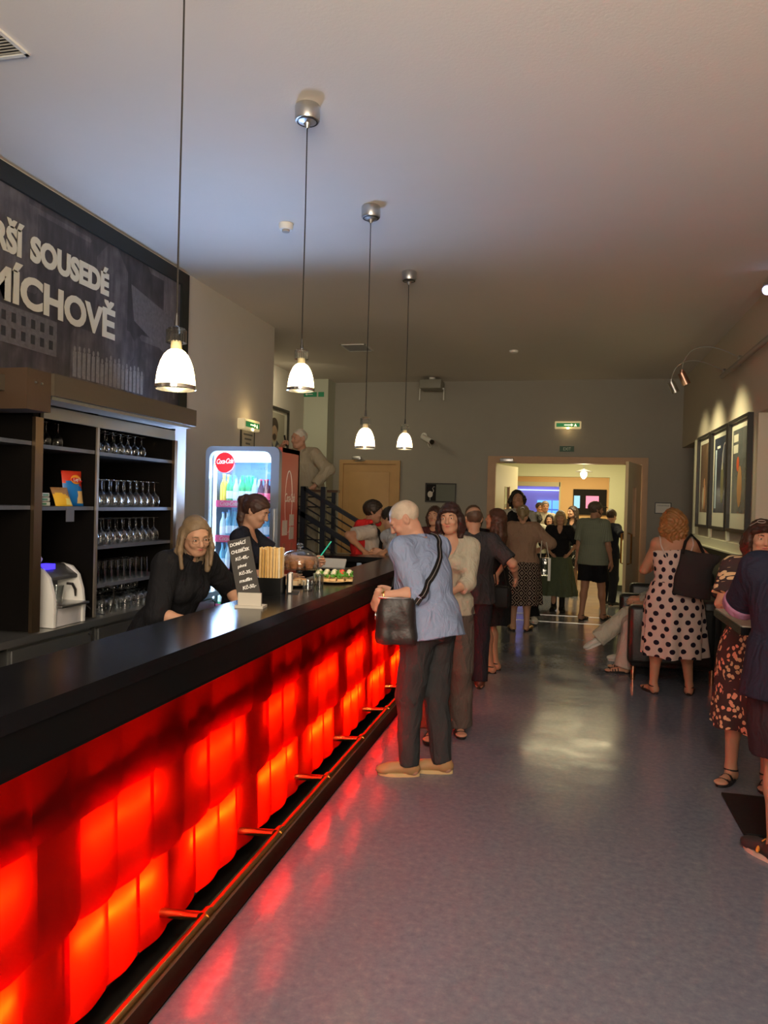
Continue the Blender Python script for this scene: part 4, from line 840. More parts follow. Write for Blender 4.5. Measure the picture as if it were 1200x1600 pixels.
# ================================================================ people: implicit-surface modelling
def v3(*a): return np.array(a, dtype=np.float64)
def rotm(x=0, y=0, z=0): return np.array(Euler((R(x), R(y), R(z)), 'XYZ').to_matrix())
class SD:
    """list of implicit shapes, turned into one smooth surface"""
    def __init__(s): s.ops = []; s.disp = None
    def cap(s, a, b, ra, rb=None, k=.02, mode='u', clip=None, sq=None):
        s.ops.append(('cap', v3(*a), v3(*b), ra, ra if rb is None else rb, k, mode, clip, sq)); return s
    def ell(s, c, r, k=.02, mode='u', M=None, clip=None):
        r = (r, r, r) if not hasattr(r, '__len__') else r
        s.ops.append(('ell', v3(*c), v3(*r), M, None, k, mode, clip, None)); return s
    def stack(s, lv, M=None, T=None, k=.02, mode='u', clip=None):
        s.ops.append(('stk', lv, M, T, None, k, mode, clip, None)); return s
    def clip(s, p, n): s.ops.append(('pln', v3(*p), v3(*n)/np.linalg.norm(n), None, None, 0, 'i', None, None)); return s
    def bbox(s, op):
        if op[0] == 'cap':
            r = max(op[3], op[4]); return np.minimum(op[1], op[2])-r, np.maximum(op[1], op[2])+r
        if op[0] == 'ell':
            r = op[2] if op[3] is None else np.full(3, op[2].max()); return op[1]-r, op[1]+r
        if op[0] == 'stk':
            P = []
            for z, cx, cy, rx, ry in op[1]:
                for a in (-1, 1):
                    for b in (-1, 1): P.append((cx+a*rx, cy+b*ry, z))
            P = np.array(P)
            if op[2] is not None: P = (P-op[3]) @ op[2].T + op[3]
            return P.min(0), P.max(0)
    def mesh(s, h, refine=()):
        lo = np.full(3, 9.); hi = -lo
        for op in s.ops:
            if op[6] == 'u': a, b = s.bbox(op); lo = np.minimum(lo, a); hi = np.maximum(hi, b)
        lo -= 3*h; hi += 3*h; ax = []
        for d in range(3):
            seg = [(lo[d], hi[d], h)]
            cs = [lo[d]]
            while cs[-1] < hi[d]:
                st = h
                for (rl, rh, hh) in refine:
                    if rl[d]-h < cs[-1] < rh[d]: st = min(st, hh)
                cs.append(cs[-1]+st)
            ax.append(np.array(cs))
        nx, ny, nz = map(len, ax); D = np.full((nx, ny, nz), .5, np.float32)
        for op in s.ops:
            kind, k, mode, clip = op[0], op[5], op[6], op[7]
            if kind == 'pln':
                X = (ax[0][:, None, None]-op[1][0])*op[2][0]+(ax[1][None, :, None]-op[1][1])*op[2][1]+(ax[2][None, None, :]-op[1][2])*op[2][2]
                D = np.maximum(D, X.astype(np.float32)); continue
            a, b = s.bbox(op); m = k+3*h
            sl = []
            for d in range(3):
                i0 = max(0, np.searchsorted(ax[d], a[d]-m)-1); i1 = min(len(ax[d]), np.searchsorted(ax[d], b[d]+m)+1); sl.append(slice(i0, max(i0+1, i1)))
            X, Y, Z = ax[0][sl[0]][:, None, None], ax[1][sl[1]][None, :, None], ax[2][sl[2]][None, None, :]
            if kind == 'cap':
                A, B, ra, rb = op[1:5]; ba = B-A; L2 = max(ba@ba, 1e-9)
                t = ((X-A[0])*ba[0]+(Y-A[1])*ba[1]+(Z-A[2])*ba[2])/L2; tc = np.clip(t, 0, 1)
                d_ = np.sqrt((X-A[0]-tc*ba[0])**2+(Y-A[1]-tc*ba[1])**2+(Z-A[2]-tc*ba[2])**2)-(ra+(rb-ra)*tc)
                if clip is not None: d_ = np.maximum(d_, (t-clip)*math.sqrt(L2))
            elif kind == 'ell':
                c, r, M = op[1:4]; X, Y, Z = X-c[0], Y-c[1], Z-c[2]
                if M is not None: X, Y, Z = (M[0, 0]*X+M[1, 0]*Y+M[2, 0]*Z, M[0, 1]*X+M[1, 1]*Y+M[2, 1]*Z, M[0, 2]*X+M[1, 2]*Y+M[2, 2]*Z)
                k0 = np.sqrt((X/r[0])**2+(Y/r[1])**2+(Z/r[2])**2); k1 = np.sqrt((X/r[0]**2)**2+(Y/r[1]**2)**2+(Z/r[2]**2)**2)
                d_ = k0*(k0-1)/np.maximum(k1, 1e-6)
            else:
                lv, M, T = op[1:4]; lv = np.array(lv)
                if M is not None:
                    X, Y, Z = X-T[0], Y-T[1], Z-T[2]
                    X, Y, Z = (M[0, 0]*X+M[1, 0]*Y+M[2, 0]*Z+T[0], M[0, 1]*X+M[1, 1]*Y+M[2, 1]*Z+T[1], M[0, 2]*X+M[1, 2]*Y+M[2, 2]*Z+T[2])
                Zc = np.broadcast_to(Z, np.broadcast(X, Y, Z).shape)
                f = [np.interp(Zc, lv[:, 0], lv[:, i]) for i in (1, 2, 3, 4)]
                q = np.sqrt(((X-f[0])/f[2])**2+((Y-f[1])/f[3])**2); d_ = (q-1)*np.minimum(f[2], f[3])
                d_ = np.maximum(d_, np.maximum(lv[0, 0]-Zc, Zc-lv[-1, 0]))
            if kind != 'cap' and clip is not None:
                p, n = clip; d_ = np.maximum(d_, (ax[0][sl[0]][:, None, None]-p[0])*n[0]+(ax[1][sl[1]][None, :, None]-p[1])*n[1]+(ax[2][sl[2]][None, None, :]-p[2])*n[2])
            d_ = d_.astype(np.float32); S_ = D[tuple(sl)]
            if mode == 'u':
                hh = np.maximum(k-np.abs(S_-d_), 0)/max(k, 1e-6); D[tuple(sl)] = np.minimum(S_, d_)-hh*hh*k*.25
            elif mode == 's':
                d_ = -d_; hh = np.maximum(k-np.abs(S_-d_), 0)/max(k, 1e-6); D[tuple(sl)] = np.maximum(S_, d_)+hh*hh*k*.25
        if s.disp is not None:
            X, Y, Z = ax[0][:, None, None], ax[1][None, :, None], ax[2][None, None, :]; D = D+s.disp(X, Y, Z).astype(np.float32)
        return nets(D, ax)
def nets(D, ax):
    ins = D < 0
    c = [ins[i:ins.shape[0]-1+i, j:ins.shape[1]-1+j, k:ins.shape[2]-1+k] for i in (0, 1) for j in (0, 1) for k in (0, 1)]
    sm = sum(x.astype(np.int8) for x in c); act = (sm > 0) & (sm < 8)
    I = np.argwhere(act); idm = np.full(act.shape, -1, np.int64); idm[act] = np.arange(len(I))
    off = [(i, j, k) for i in (0, 1) for j in (0, 1) for k in (0, 1)]
    val = [D[I[:, 0]+o[0], I[:, 1]+o[1], I[:, 2]+o[2]] for o in off]
    pos = [np.stack([ax[d][I[:, d]+o[d]] for d in range(3)], 1) for o in off]
    acc = np.zeros((len(I), 3)); cnt = np.zeros(len(I))
    for a in range(8):
        for b in range(a+1, 8):
            if sum(abs(off[a][d]-off[b][d]) for d in range(3)) != 1: continue
            m = (val[a] < 0) != (val[b] < 0); t = val[a]/np.where(m, val[a]-val[b], 1)
            acc += np.where(m[:, None], pos[a]+(pos[b]-pos[a])*t[:, None], 0); cnt += m
    V = acc/np.maximum(cnt, 1)[:, None]; F = []
    for d in range(3):
        o = [0, 0, 0]; o[d] = 1
        A = ins[tuple(slice(0, n-o[i]) for i, n in enumerate(ins.shape))]; B = ins[tuple(slice(o[i], n) for i, n in enumerate(ins.shape))]
        E = np.argwhere(A != B); u, w_ = (d+1) % 3, (d+2) % 3
        ok = (E[:, u] > 0) & (E[:, w_] > 0) & (E[:, u] < idm.shape[u]) & (E[:, w_] < idm.shape[w_]); E = E[ok]
        fl = A[tuple(E.T)]
        def cid(du, dw): e = E.copy(); e[:, u] -= du; e[:, w_] -= dw; return idm[tuple(e.T)]
        q = np.stack([cid(1, 1), cid(0, 1), cid(0, 0), cid(1, 0)], 1); q[~fl] = q[~fl][:, ::-1]; F.append(q)
    return V, np.concatenate(F)
def mk(name, V, F, m, parent, uv=None):
    me = bpy.data.meshes.new(name); me.vertices.add(len(V)); me.vertices.foreach_set('co', np.asarray(V, np.float32).ravel())
    n = F.shape[1]; me.loops.add(F.size); me.polygons.add(len(F)); me.loops.foreach_set('vertex_index', F.astype(np.int32).ravel())
    me.polygons.foreach_set('loop_start', np.arange(0, F.size, n, dtype=np.int32)); me.update(calc_edges=True); me.validate()
    if uv is not None:
        cx, cy, rr = uv; V = np.asarray(V); P = V[F]; cen = P.mean(1)
        ca = np.arctan2(cen[:, 1]-cy, cen[:, 0]-cx)[:, None]; a = np.arctan2(P[..., 1]-cy, P[..., 0]-cx); a = ca+np.angle(np.exp(1j*(a-ca)))
        U_ = np.stack([a*rr, P[..., 2]], -1).reshape(-1, 2); l = me.uv_layers.new(name='uv')
        l.data.foreach_set('uv', U_.astype(np.float32).ravel())
    return link(name, me, m, parent, True, 60)
def ik(a, c, l1, l2, pole):
    a, c, pole = map(lambda q: np.array(q, float), (a, c, pole)); d = c-a; L = np.linalg.norm(d); mx = (l1+l2)*.999
    if L > mx: c = a+d/L*mx; d = c-a; L = mx
    u = d/L; x = (l1*l1-l2*l2+L*L)/(2*L); y = math.sqrt(max(l1*l1-x*x, 0)); p = pole-u*(pole@u); p /= max(np.linalg.norm(p), 1e-6)
    return a+u*x+p*y, c
def wr_noise(amp, f=22, seed=0, strand=None):
    rs_ = np.random.RandomState(seed); W = rs_.randn(5, 3); W /= np.linalg.norm(W, axis=1)[:, None]; ph = rs_.rand(5)*6
    def fn(X, Y, Z):
        r_ = 0
        for i in range(5): r_ = r_+np.sin(f*(1+.45*i)*(W[i, 0]*X+W[i, 1]*Y+W[i, 2]*Z*.7)+ph[i]+1.6*np.sin(9*Z+7*X+ph[i]))/(1+.4*i)
        return amp*r_*.5
    return fn
def hair_noise(amp, seed=0, curl=0):
    def fn(X, Y, Z): return amp*(np.sin(170*X+9*np.sin(22*Z+seed)+35*Y)+.7*np.sin(150*Y+60*X+5*np.sin(30*Z)))+curl*np.sin(60*Z+30*X+seed)*np.sin(55*X+20*Z)*np.sin(50*Y+1)
    return fn

SKIN = {'fair': (.50, .27, .17), 'tan': (.40, .20, .12), 'old': (.52, .27, .18)}
def skin_mat(k): return mat('skin_'+k, SKIN[k], .5, spec=.4, bump=.05, bscale=120)
# -------- hand prototype (right hand; +Y fingers, +X thumb side, palm towards -Z)
def hand_mesh(curl, thumb, seed=0):
    s = SD(); s.ell((0, .045, 0), (.037, .048, .0135), .01).cap((0, -.03, 0), (0, .02, 0), .0235, .024, .015, )
    L = [(.030, .066, .0088), (.010, .075, .009), (-.011, .070, .0086), (-.030, .054, .0076)]
    for i, (x, ln, r_) in enumerate(L):
        p = v3(x*.95, .082-.006*abs(i-1), 0); s.cap((x*.5, .03, 0), p, .011, .0105, .010); a = 0
        for j, f in enumerate((.42, .33, .25)):
            a += curl*(.75, 1.0, .7)[j]*(1+.08*i); sp_ = x*1.2*(1-min(1, curl)); d_ = v3(sp_, math.cos(a), -math.sin(a)); d_ /= np.linalg.norm(d_)
            q = p+d_*ln*f; s.cap(p, q, r_*(1-.08*j), r_*(1-.08*(j+1)), .004); p = q
    p0, p1, p2, p3 = v3(.018, .015, -.004), v3(.043, .040, -.012-.008*thumb), v3(.056-.010*thumb, .068, -.016-.022*thumb), v3(.058-.026*thumb, .090, -.018-.032*thumb)
    s.cap(p0, p1, .016, .013, .012).cap(p1, p2, .0115, .0105, .006).cap(p2, p3, .0102, .0085, .004)
    return s.mesh(.0042)
HAND = {'relax': hand_mesh(.38, .3), 'grip': hand_mesh(1.05, .9), 'flat': hand_mesh(.12, .1), 'fist': hand_mesh(1.35, 1.2)}

def head_ops(s, T, Mh, male, sc=1.0):
    """skull and face; T head centre, Mh rotation"""
    def P(x, y, z): return T+Mh@(v3(x, y, z)*sc)
    def e(c, r, k=.02, mode='u', rx=0, ry=0, rz=0):
        M = Mh @ rotm(rx, ry, rz); s.ell(P(*c), np.array(r)*sc, k, mode, M)
    def c_(a, b, ra, rb, k, mode='u'): s.cap(P(*a), P(*b), ra*sc, rb*sc, k, mode)
    e((0, -.012, .028), (.074, .094, .082)); e((0, .022, -.030), (.058, .066, .078), .03)
    e((0, .050, -.088), (.030 if male else .024, .028, .022), .03)
    c_((-.045, .0, -.06), (-.02, .055, -.088), .022, .018, .03); c_((.045, .0, -.06), (.02, .055, -.088), .022, .018, .03)
    c_((-.034, .077, .024), (.034, .077, .024), .0125 if male else .010, .0125 if male else .010, .018)
    e((-.031, .094, .004), (.0165, .014, .011), .012, 's'); e((.031, .094, .004), (.0165, .014, .011), .012, 's')
    e((-.031, .074, .003), (.0145, .0125, .0115), .004); e((.031, .074, .003), (.0145, .0125, .0115), .004)
    c_((0, .086, .012), (0, .104, -.026), .0075, .0125, .010); c_((-.009, .094, -.030), (.009, .094, -.030), .008, .008, .006)
    e((-.034, .068, -.030), (.022, .018, .018), .02); e((.034, .068, -.030), (.022, .018, .018), .02)
    e((0, .080, -.054), (.022, .012, .007), .008); e((0, .079, -.064), (.019, .012, .007), .007); e((0, .092, -.0585), (.021, .006, .0018), .003, 's')
    for sx in (-1, 1):
        e((sx*.074, -.008, -.004), (.008, .020, .031), .008, 'u', 10, 0, sx*18); e((sx*.081, -.003, .002), (.005, .010, .016), .005, 's')
def head_local(sc, Mh, T):
    return lambda V: (np.asarray(V)*sc)@Mh.T+T

def person(label, pos, face, H=1.70, z=0, male=True, lean=0, side=0, twist=0, bulk=1.0, head=(0, 0, 0), skin='fair', wristL=None, wristR=None, poleL=(-.5, -.8, -.3), poleR=(.5, -.8, -.3),
           handL='relax', handR='relax', palmL=(1, 0, 0), palmR=(-1, 0, 0), footL=(-.09, .0), footR=(.09, .0), toeL=8, toeR=-8, pelvis=(0, 0, 0), ankL=None, ankR=None, kneeL=(0, 1, 0), kneeR=(0, 1, 0),
           hair=None, top=None, bottom=None, shoes=None, h=.009, belly=0, hdirL=None, hdirR=None, glasses=None, beard=None, bust=None, group=None, world_hands=True, whole=True):
    s = H/1.70; root = thing('person', label, 'person', (pos[0], pos[1], z), R(face-90), group)
    rz = R(face-90)
    def w2l(p): x, y = p[0]-pos[0], p[1]-pos[1]; c, n = math.cos(-rz), math.sin(-rz); return v3(x*c-y*n, x*n+y*c, p[2]-z)/s
    fem = not male; sw = .165 if male else .148
    pv = v3(*pelvis); piv = v3(0, 0, .95)+pv; U = rotm(-lean, side, twist)
    def up(p): return piv+U@(v3(*p)+pv-piv)
    nb = up((0, -.005, 1.435)); Rh = rotm(0, 0, head[1]) @ rotm(-head[0], 0, 0) @ rotm(0, head[2], 0)
    sh = {-1: up((-sw, -.01, 1.37)), 1: up((sw, -.01, 1.37))}; hp = {-1: v3(-.085, 0, .90)+pv, 1: v3(.085, 0, .90)+pv}
    nd = U@v3(0, 0, 1); piv_h = nb+nd*.055+U@v3(0, .012, 0); hsc = 1.0 if male else .96; HC = piv_h+Rh@v3(0, .02, .092*hsc)
    W = {}; E = {}; A_ = {}; K = {}
    for sd, wt, pole in ((-1, wristL, poleL), (1, wristR, poleR)):
        if wt is None: wt = up((sd*(sw+.075*bulk), .03, .86)); 
        else: wt = w2l(wt) if world_hands else v3(*wt)
        E[sd], W[sd] = ik(sh[sd], wt, .285, .245, pole)
    for sd, ft, ank, pole in ((-1, footL, ankL, kneeL), (1, footR, ankR, kneeR)):
        t = v3(ft[0], ft[1], .085) if ank is None else (w2l(ank) if world_hands and len(ank) == 4 else v3(*ank[:3]))
        K[sd], A_[sd] = ik(hp[sd], t, .425 if pelvis[2] > -.1 else .43, .396 if pelvis[2] > -.1 else .41, pole)
    b = bulk
    # ---------------- body
    S = SD()
    if male: lv = [(.90, 0, 0, .155*b, .11*b+belly*.5), (1.0, 0, belly*.4, .148*b, .105*b+belly), (1.08, 0, belly*.5, .145*b, .10*b+belly), (1.2, 0, .0, .155*b, .11*b+belly*.5), (1.3, 0, .0, .162*b, .108*b), (1.38, 0, -.005, .13*b, .08), (1.43, 0, -.01, .07, .06)]
    else: lv = [(.88, 0, -.005, .165*b, .12*b+belly*.4), (.96, 0, 0, .158*b, .11*b+belly), (1.06, 0, 0, .122*b, .092*b+belly), (1.15, 0, 0, .128*b, .092*b+belly*.6), (1.27, 0, .005, .142*b, .10*b), (1.36, 0, -.005, .125*b, .075), (1.42, 0, -.01, .06, .05)]
    lv = [(z_+pv[2], cx+pv[0], cy+pv[1], rx, ry) for z_, cx, cy, rx, ry in lv]
    def torso(S, o=0, lo=None, extra=None, k=.03):
        L2 = [(z_, cx, cy, rx+o, ry+o) for z_, cx, cy, rx, ry in lv]
        if extra: L2 = extra+[q for q in L2 if q[0] > extra[-1][0]+.02]
        S.stack(L2, U, piv, k)
        for sd in (-1, 1):
            S.cap(up((sd*.05, -.012, 1.40)), sh[sd], .045+o, .053*b+o, .035)
        if fem or bust:
            bb = bust or .058
            for sd in (-1, 1): S.ell(up((sd*.062, .055+bb*.5, 1.245)), (bb+o*.6, bb*.9+o*.6, bb+o*.6), .03)
    torso(S); S.ell(v3(0, -.01, .90)+pv, (.155*b, .115*b, .11), .04)
    S.cap(nb-nd*.05, piv_h+Rh@v3(0, .0, .03), .055 if male else .045, .05 if male else .042, .03)
    for sd in (-1, 1):
        S.cap(sh[sd], E[sd], .046*b if male else .041*b, .037*b if male else .033*b, .02).cap(E[sd], W[sd], .036*b if male else .031*b, .024 if male else .021, .015)
        fm = E[sd]*.72+W[sd]*.28; S.ell(fm, .039*b if male else .033*b, .02)
        S.cap(hp[sd], K[sd], .080*b, .050*b, .02).cap(K[sd], A_[sd], .049*b, .034, .012); cm = K[sd]*.68+A_[sd]*.32; bk = v3(0, -.012, 0); S.ell(cm+bk, (.047*b, .049*b, .085), .018)
    head_ops(S, HC, Rh, male, hsc)
    # bare feet
    TO = {}
    for sd, toe in ((-1, toeL), (1, toeR)):
        Mf = rotm(0, 0, toe); 
        if ankL is not None and sd == -1 and len(ankL) > 4 or ankR is not None and sd == 1 and len(ankR) > 4: pass
        tilt = 0
        if A_[sd][2] > .12+0: tilt = -25
        Mf = Mf @ rotm(tilt, 0, 0); O = A_[sd]+v3(0, 0, -.085); O = A_[sd]-Mf@v3(0, 0, .085); TO[sd] = (O, Mf)
        P = lambda x, y, z_: O+Mf@v3(x, y, z_)
        S.cap(A_[sd], P(0, -.028, .036), .034, .032, .02).cap(P(0, -.02, .04), P(0, .10, .030), .033, .026, .03).ell(P(0, .145, .026), (.043, .048, .0145), .025, 'u', Mf)
    hr = .11; V, F = S.mesh(h, [((HC[0]-.10, HC[1]-.13, HC[2]-.125), (HC[0]+.10, HC[1]+.13, HC[2]+.13), min(h, .0052))])
    Vs, Fs = [V], [F]; n = len(V)
    for sd, hn, pl, hd_ in ((-1, handL, palmL, hdirL), (1, handR, palmR, hdirR)):
        hv, hf = HAND[hn]; hv = hv.copy()*(1.0 if male else .92)
        if sd == -1: hv[:, 0] *= -1; hf = hf[:, ::-1]
        y = W[sd]-E[sd]
        if hd_ is not None: y = np.array(hd_, float)
        y = y/np.linalg.norm(y); pz = -np.array(pl, float); pz -= y*(pz@y); pz /= max(np.linalg.norm(pz), 1e-6); x = np.cross(y, pz)
        hv = hv@np.stack([x, y, pz])+W[sd]; Vs.append(hv); Fs.append(hf+n); n += len(hv)
    body = mk('body', np.concatenate(Vs)*s, np.concatenate(Fs), skin_mat(skin), root)
    # ---------------- top
    info = dict(root=root, s=s, W=W, E=E, HC=HC, Rh=Rh, up=up, sh=sh, piv=piv, U=U, nb=nb, w2l=w2l, K=K, A=A_, body=body, rz=rz)
    if top:
        t = dict(o=.016, hem=.86, slen=1.0, fore=0, so=.012, neck='crew', fl=.012, wr=.0035, f=24); t.update(top); o = t['o']
        S = SD(); hz = t['hem']+pv[2]; fl = t['fl']
        base = [(hz, pv[0], pv[1]+belly*.3, .168*b+o+fl, .118*b+o+fl+belly*.7), (hz+.12, pv[0], pv[1]+belly*.5, .162*b+o+fl*.6, .116*b+o+fl*.6+belly*.9), (max(1.02+pv[2], hz+.14), pv[0], pv[1]+belly*.5, (.152 if male else .138)*b+o+.010, (.108 if male else .100)*b+o+.010+belly*.95)]
        if t.get('tight'): base = [(hz, pv[0], pv[1], .163*b+o, .114*b+o+belly*.6)]
        torso(S, o, extra=[q for q in base])
        if t.get('chestclip'): S.clip(up((0, 0, t['chestclip'])), U@v3(0, 0, 1))
        if t['slen'] > 0:
            for sd in (-1, 1):
                if t['fore'] > 0:
                    S.cap(sh[sd], E[sd], .050*b+t['so'], .038*b+t['so'], .025).cap(E[sd], W[sd], .040*b+t['so'], .028+t['so'], .02, clip=t['fore'])
                else: S.cap(sh[sd], E[sd], .052*b+t['so'], .044*b+t['so']*1.3, .025, clip=t['slen'])
        # neck opening
        S.cap(nb-nd*.012+U@v3(0, .012, 0), nb+nd*.15, .053 if male else .056, .075, .008, 's')
        if t['neck'] == 'v': S.cap(up((0, .06, 1.40)), up((0, .13, 1.30)), .05, .018, .006, 's')
        if t['neck'] == 'scoop': S.ell(up((0, .09, 1.42)), (.085, .10, .085), .006, 's')
        if t['neck'] == 'straps':
            S.clip(up((0, 0, 1.30)), U@v3(0, .25, 1))
        S.disp = wr_noise(t['wr'], t['f'], seed=int(H*1000) % 97)
        V, F = S.mesh(h); tp = mk(t.get('name', 'shirt'), V*s, F, t['mat'], root, (0, 0, .18)); info['top'] = tp
        if t.get('collar'):
            S = SD(); c0 = nb-nd*.005+U@v3(0, .006, 0)
            S.cap(c0-nd*.01, c0+nd*.026, .066 if male else .058, .060 if male else .054, .004); S.cap(c0-nd*.05, c0+nd*.09, .054 if male else .048, .054 if male else .048, .004, 's'); S.clip(c0+nd*.03, nd); S.clip(c0-nd*.02, -nd)
            S.ell(c0+U@v3(0, .075, .0), (.022, .05, .06), .004, 's')
            V, F = S.mesh(.005); mk('collar', V*s, F, t['mat'], root, (0, 0, .18))
        if t.get('cuff'):
            for sd in (-1, 1):
                if t['fore'] > 0: a = E[sd]; bq = W[sd]; fr_ = t['fore']; rr_ = .036+t['so']
                else: a = sh[sd]; bq = E[sd]; fr_ = t['slen']; rr_ = .047*b+t['so']*1.3
                c0 = a+(bq-a)*fr_; d_ = (bq-a)/np.linalg.norm(bq-a); S = SD(); S.cap(c0-d_*.025, c0+d_*.012, rr_+.004, rr_+.003, .004); S.clip(c0+d_*.014, d_); S.clip(c0-d_*.03, -d_)
                V, F = S.mesh(.007); mk('sleeve_cuff', V*s, F, t['cuff'], root, (0, 0, .18))
        if t['neck'] == 'straps':
            for sd in (-1, 1):
                pts = [up((sd*.075, -.10*b, 1.28)), up((sd*.085, -.075, 1.37)), up((sd*.085, -.02, 1.425)), up((sd*.08, .05, 1.37)), up((sd*.075, .115, 1.29))]
                q_ = []
                for i in range(25):
                    f_ = i/24*4; j = min(3, int(f_)); p = Vector(pts[j]).lerp(Vector(pts[j+1]), f_-j)*s; p.x *= 1.1
                    p = Vector(up((0, 0, 1.33)))*s + (p-Vector(up((0, 0, 1.33)))*s)*1.5; ok, lo_, no_, _ = body.closest_point_on_mesh(p); q_.append(lo_+no_*.005)
                for _ in range(3): q_ = [q_[0]]+[(q_[i-1]+q_[i]*2+q_[i+1])/4 for i in range(1, 24)]+[q_[-1]]
                MB().tube(q_, .0065*s, 6).build('shoulder_strap', t['mat'], root, world=False)
    # ---------------- bottom
    if bottom:
        t = dict(kind='trousers', o=.014, wide=0, wr=.003, hem=.5, waist=1.0); t.update(bottom); k_ = t['kind']; o = t['o']
        if k_ in ('trousers', 'shorts'):
            S = SD(); S.ell(v3(0, -.005, .91)+pv, (.160*b+o, .120*b+o+belly*.5, .12), .04)
            for sd in (-1, 1):
                if k_ == 'trousers':
                    S.cap(hp[sd], K[sd], .088*b+o, .064*b+o+t['wide']*.5, .03).cap(K[sd], A_[sd]+v3(0, 0, -.02), .062*b+o+t['wide']*.5, .050+o+t['wide'], .03, clip=1.0)
                else:
                    S.cap(hp[sd], K[sd], .092*b+o, .075*b+o+t['wide'], .03, clip=t['hem'])
            S.disp = wr_noise(t['wr'], 26, seed=3+int(H*100) % 31); V, F = S.mesh(h); info['bottom'] = mk(t.get('name', k_), V*s, F, t['mat'], root, (0, 0, .16))
        else:
            info['bottom'] = skirt(root, s, [(t['waist']+pv[2], .13*b+.02, .10*b+.02+belly), (.90, .168*b+o+.012, .125*b+o+.012+belly*.7), (.80, .175*b+o+.02, .14*b+o+.02), (t['hem'], t['wide'], t['wide']*.78)], t, pv)
    # ---------------- shoes
    if shoes:
        for sd in (-1, 1):
            O, Mf = TO[sd]; make_shoe(root, s, O, Mf, shoes, sd, A_[sd])
    # ---------------- face
    def LP(x, y, z_): return (HC+Rh@(v3(x, y, z_)*hsc))*s
    Me = Matrix(((*Rh[0], 0), (*Rh[1], 0), (*Rh[2], 0), (0, 0, 0, 1)))
    if whole:
        for sd in (-1, 1):
            eb = MB().ell((0, 0, 0), (.0112*s*hsc, .0112*s*hsc, .0062*s*hsc), 14, 8, rot=(R(-head[0]), 0, R(head[1]))); e = eb.build('eye', mat('eye_white', (.7, .66, .6), .3), root, world=False); e.location = LP(sd*.031, .0768, .003)
            MB().ell(tuple(Rh@v3(0, .0085, 0)*s*hsc), .0050*s, 10, 6).build('iris', mat('iris_dark', (.03, .02, .012), .2), e, world=False)
            hc = (hair or {}).get('col', (.05, .03, .02)); MB().tube([LP(sd*.016, .0895, .024), LP(sd*.032, .0885, .0285), LP(sd*.047, .076, .023)], [.003*s, .0034*s, .0016*s], 6).build('eyebrow', mat('brow_'+str(tuple(round(c, 3) for c in hc)), tuple(c*.8 for c in hc), .8), root, world=False)
        MB().tube([LP(-.021, .080, -.058), LP(-.008, .0905, -.0555), LP(0, .0915, -.057), LP(.008, .0905, -.0555), LP(.021, .080, -.058)], [.002*s, .0045*s, .005*s, .0045*s, .002*s], 8).build('lips', mat('lips_f' if fem else 'lips_m', (.42, .11, .10) if fem else (.42, .20, .16), .4), root, world=False)
    if glasses:
        g = MB()
        for sd in (-1, 1):
            ring = [LP(sd*.032+.023*math.cos(a), .098-.006*abs(math.cos(a)), .002+.016*math.sin(a)) for a in [2*PI*k/16 for k in range(17)]]; g.tube(ring, .0019*s, 5, caps=False)
            g.tube([LP(sd*.054, .092, .006), LP(sd*.078, .05, .008), LP(sd*.082, -.01, .006)], .0015*s, 5)
        g.tube([LP(-.010, .098, .005), LP(0, .102, .008), LP(.010, .098, .005)], .0014*s, 5); g.build('glasses', glasses, root, world=False)
    if beard:
        S = SD(); S.ell((0, .056, -.078), (.030, .034, .032), .02)
        if not beard.name.startswith('white'): S.cap((-.06, .015, -.03), (-.03, .06, -.075), .018, .016, .02).cap((.06, .015, -.03), (.03, .06, -.075), .018, .016, .02).ell((0, .09, -.046), (.022, .01, .006), .01); S.ell((0, .10, -.0595), (.018, .02, .006), .004, 's')
        S.disp = hair_noise(.0008, 2); V, F = S.mesh(.005); mk('beard', head_local(hsc, Rh, HC)(V)*s, F, beard, root)
    if hair: make_hair(root, s, hsc, Rh, HC, hair)
    info['LP'] = LP
    return info

def skirt(root, s, lv, t, pv=(0, 0, 0)):
    n = 96; rows = 26; V = []; F = []; zs = np.linspace(lv[0][0], lv[-1][0], rows); L = np.array(sorted(lv)); th = .004
    nf = t.get('folds', 9); am = t.get('amp', .012); sd = t.get('seed', 1.3); off = t.get('off', (0, 0))
    for inner in (0, 1):
        for j, z_ in enumerate(zs):
            rx, ry = np.interp(z_, L[:, 0], L[:, 1]), np.interp(z_, L[:, 0], L[:, 2]); q = (j/(rows-1))
            for i in range(n):
                a = 2*PI*i/n; f = am*q**1.3*(math.sin(nf*a+sd+.8*q)+.5*math.sin((nf*1.7//1)*a+2*sd)+.35*math.sin(3*a+sd)) - (th if inner else 0)
                V.append(((rx+f)*math.cos(a)+pv[0]+off[0]*q, (ry+f)*math.sin(a)+pv[1]+off[1]*q, z_+(.006*math.sin(5*a+sd)*q)))
    for inner in (0, 1):
        b_ = inner*rows*n
        for j in range(rows-1):
            for i in range(n):
                k = (i+1) % n; f = [b_+j*n+i, b_+(j+1)*n+i, b_+(j+1)*n+k, b_+j*n+k]; F.append(f if not inner else f[::-1])
    for i in range(n):
        k = (i+1) % n; F.append([i, k, rows*n+k, rows*n+i]); e = (rows-1)*n; F.append([e+k, e+i, rows*n+e+i, rows*n+e+k])
    return mk(t.get('name', 'skirt'), np.array(V)*s, np.array(F), t['mat'], root, (pv[0], pv[1], .215))

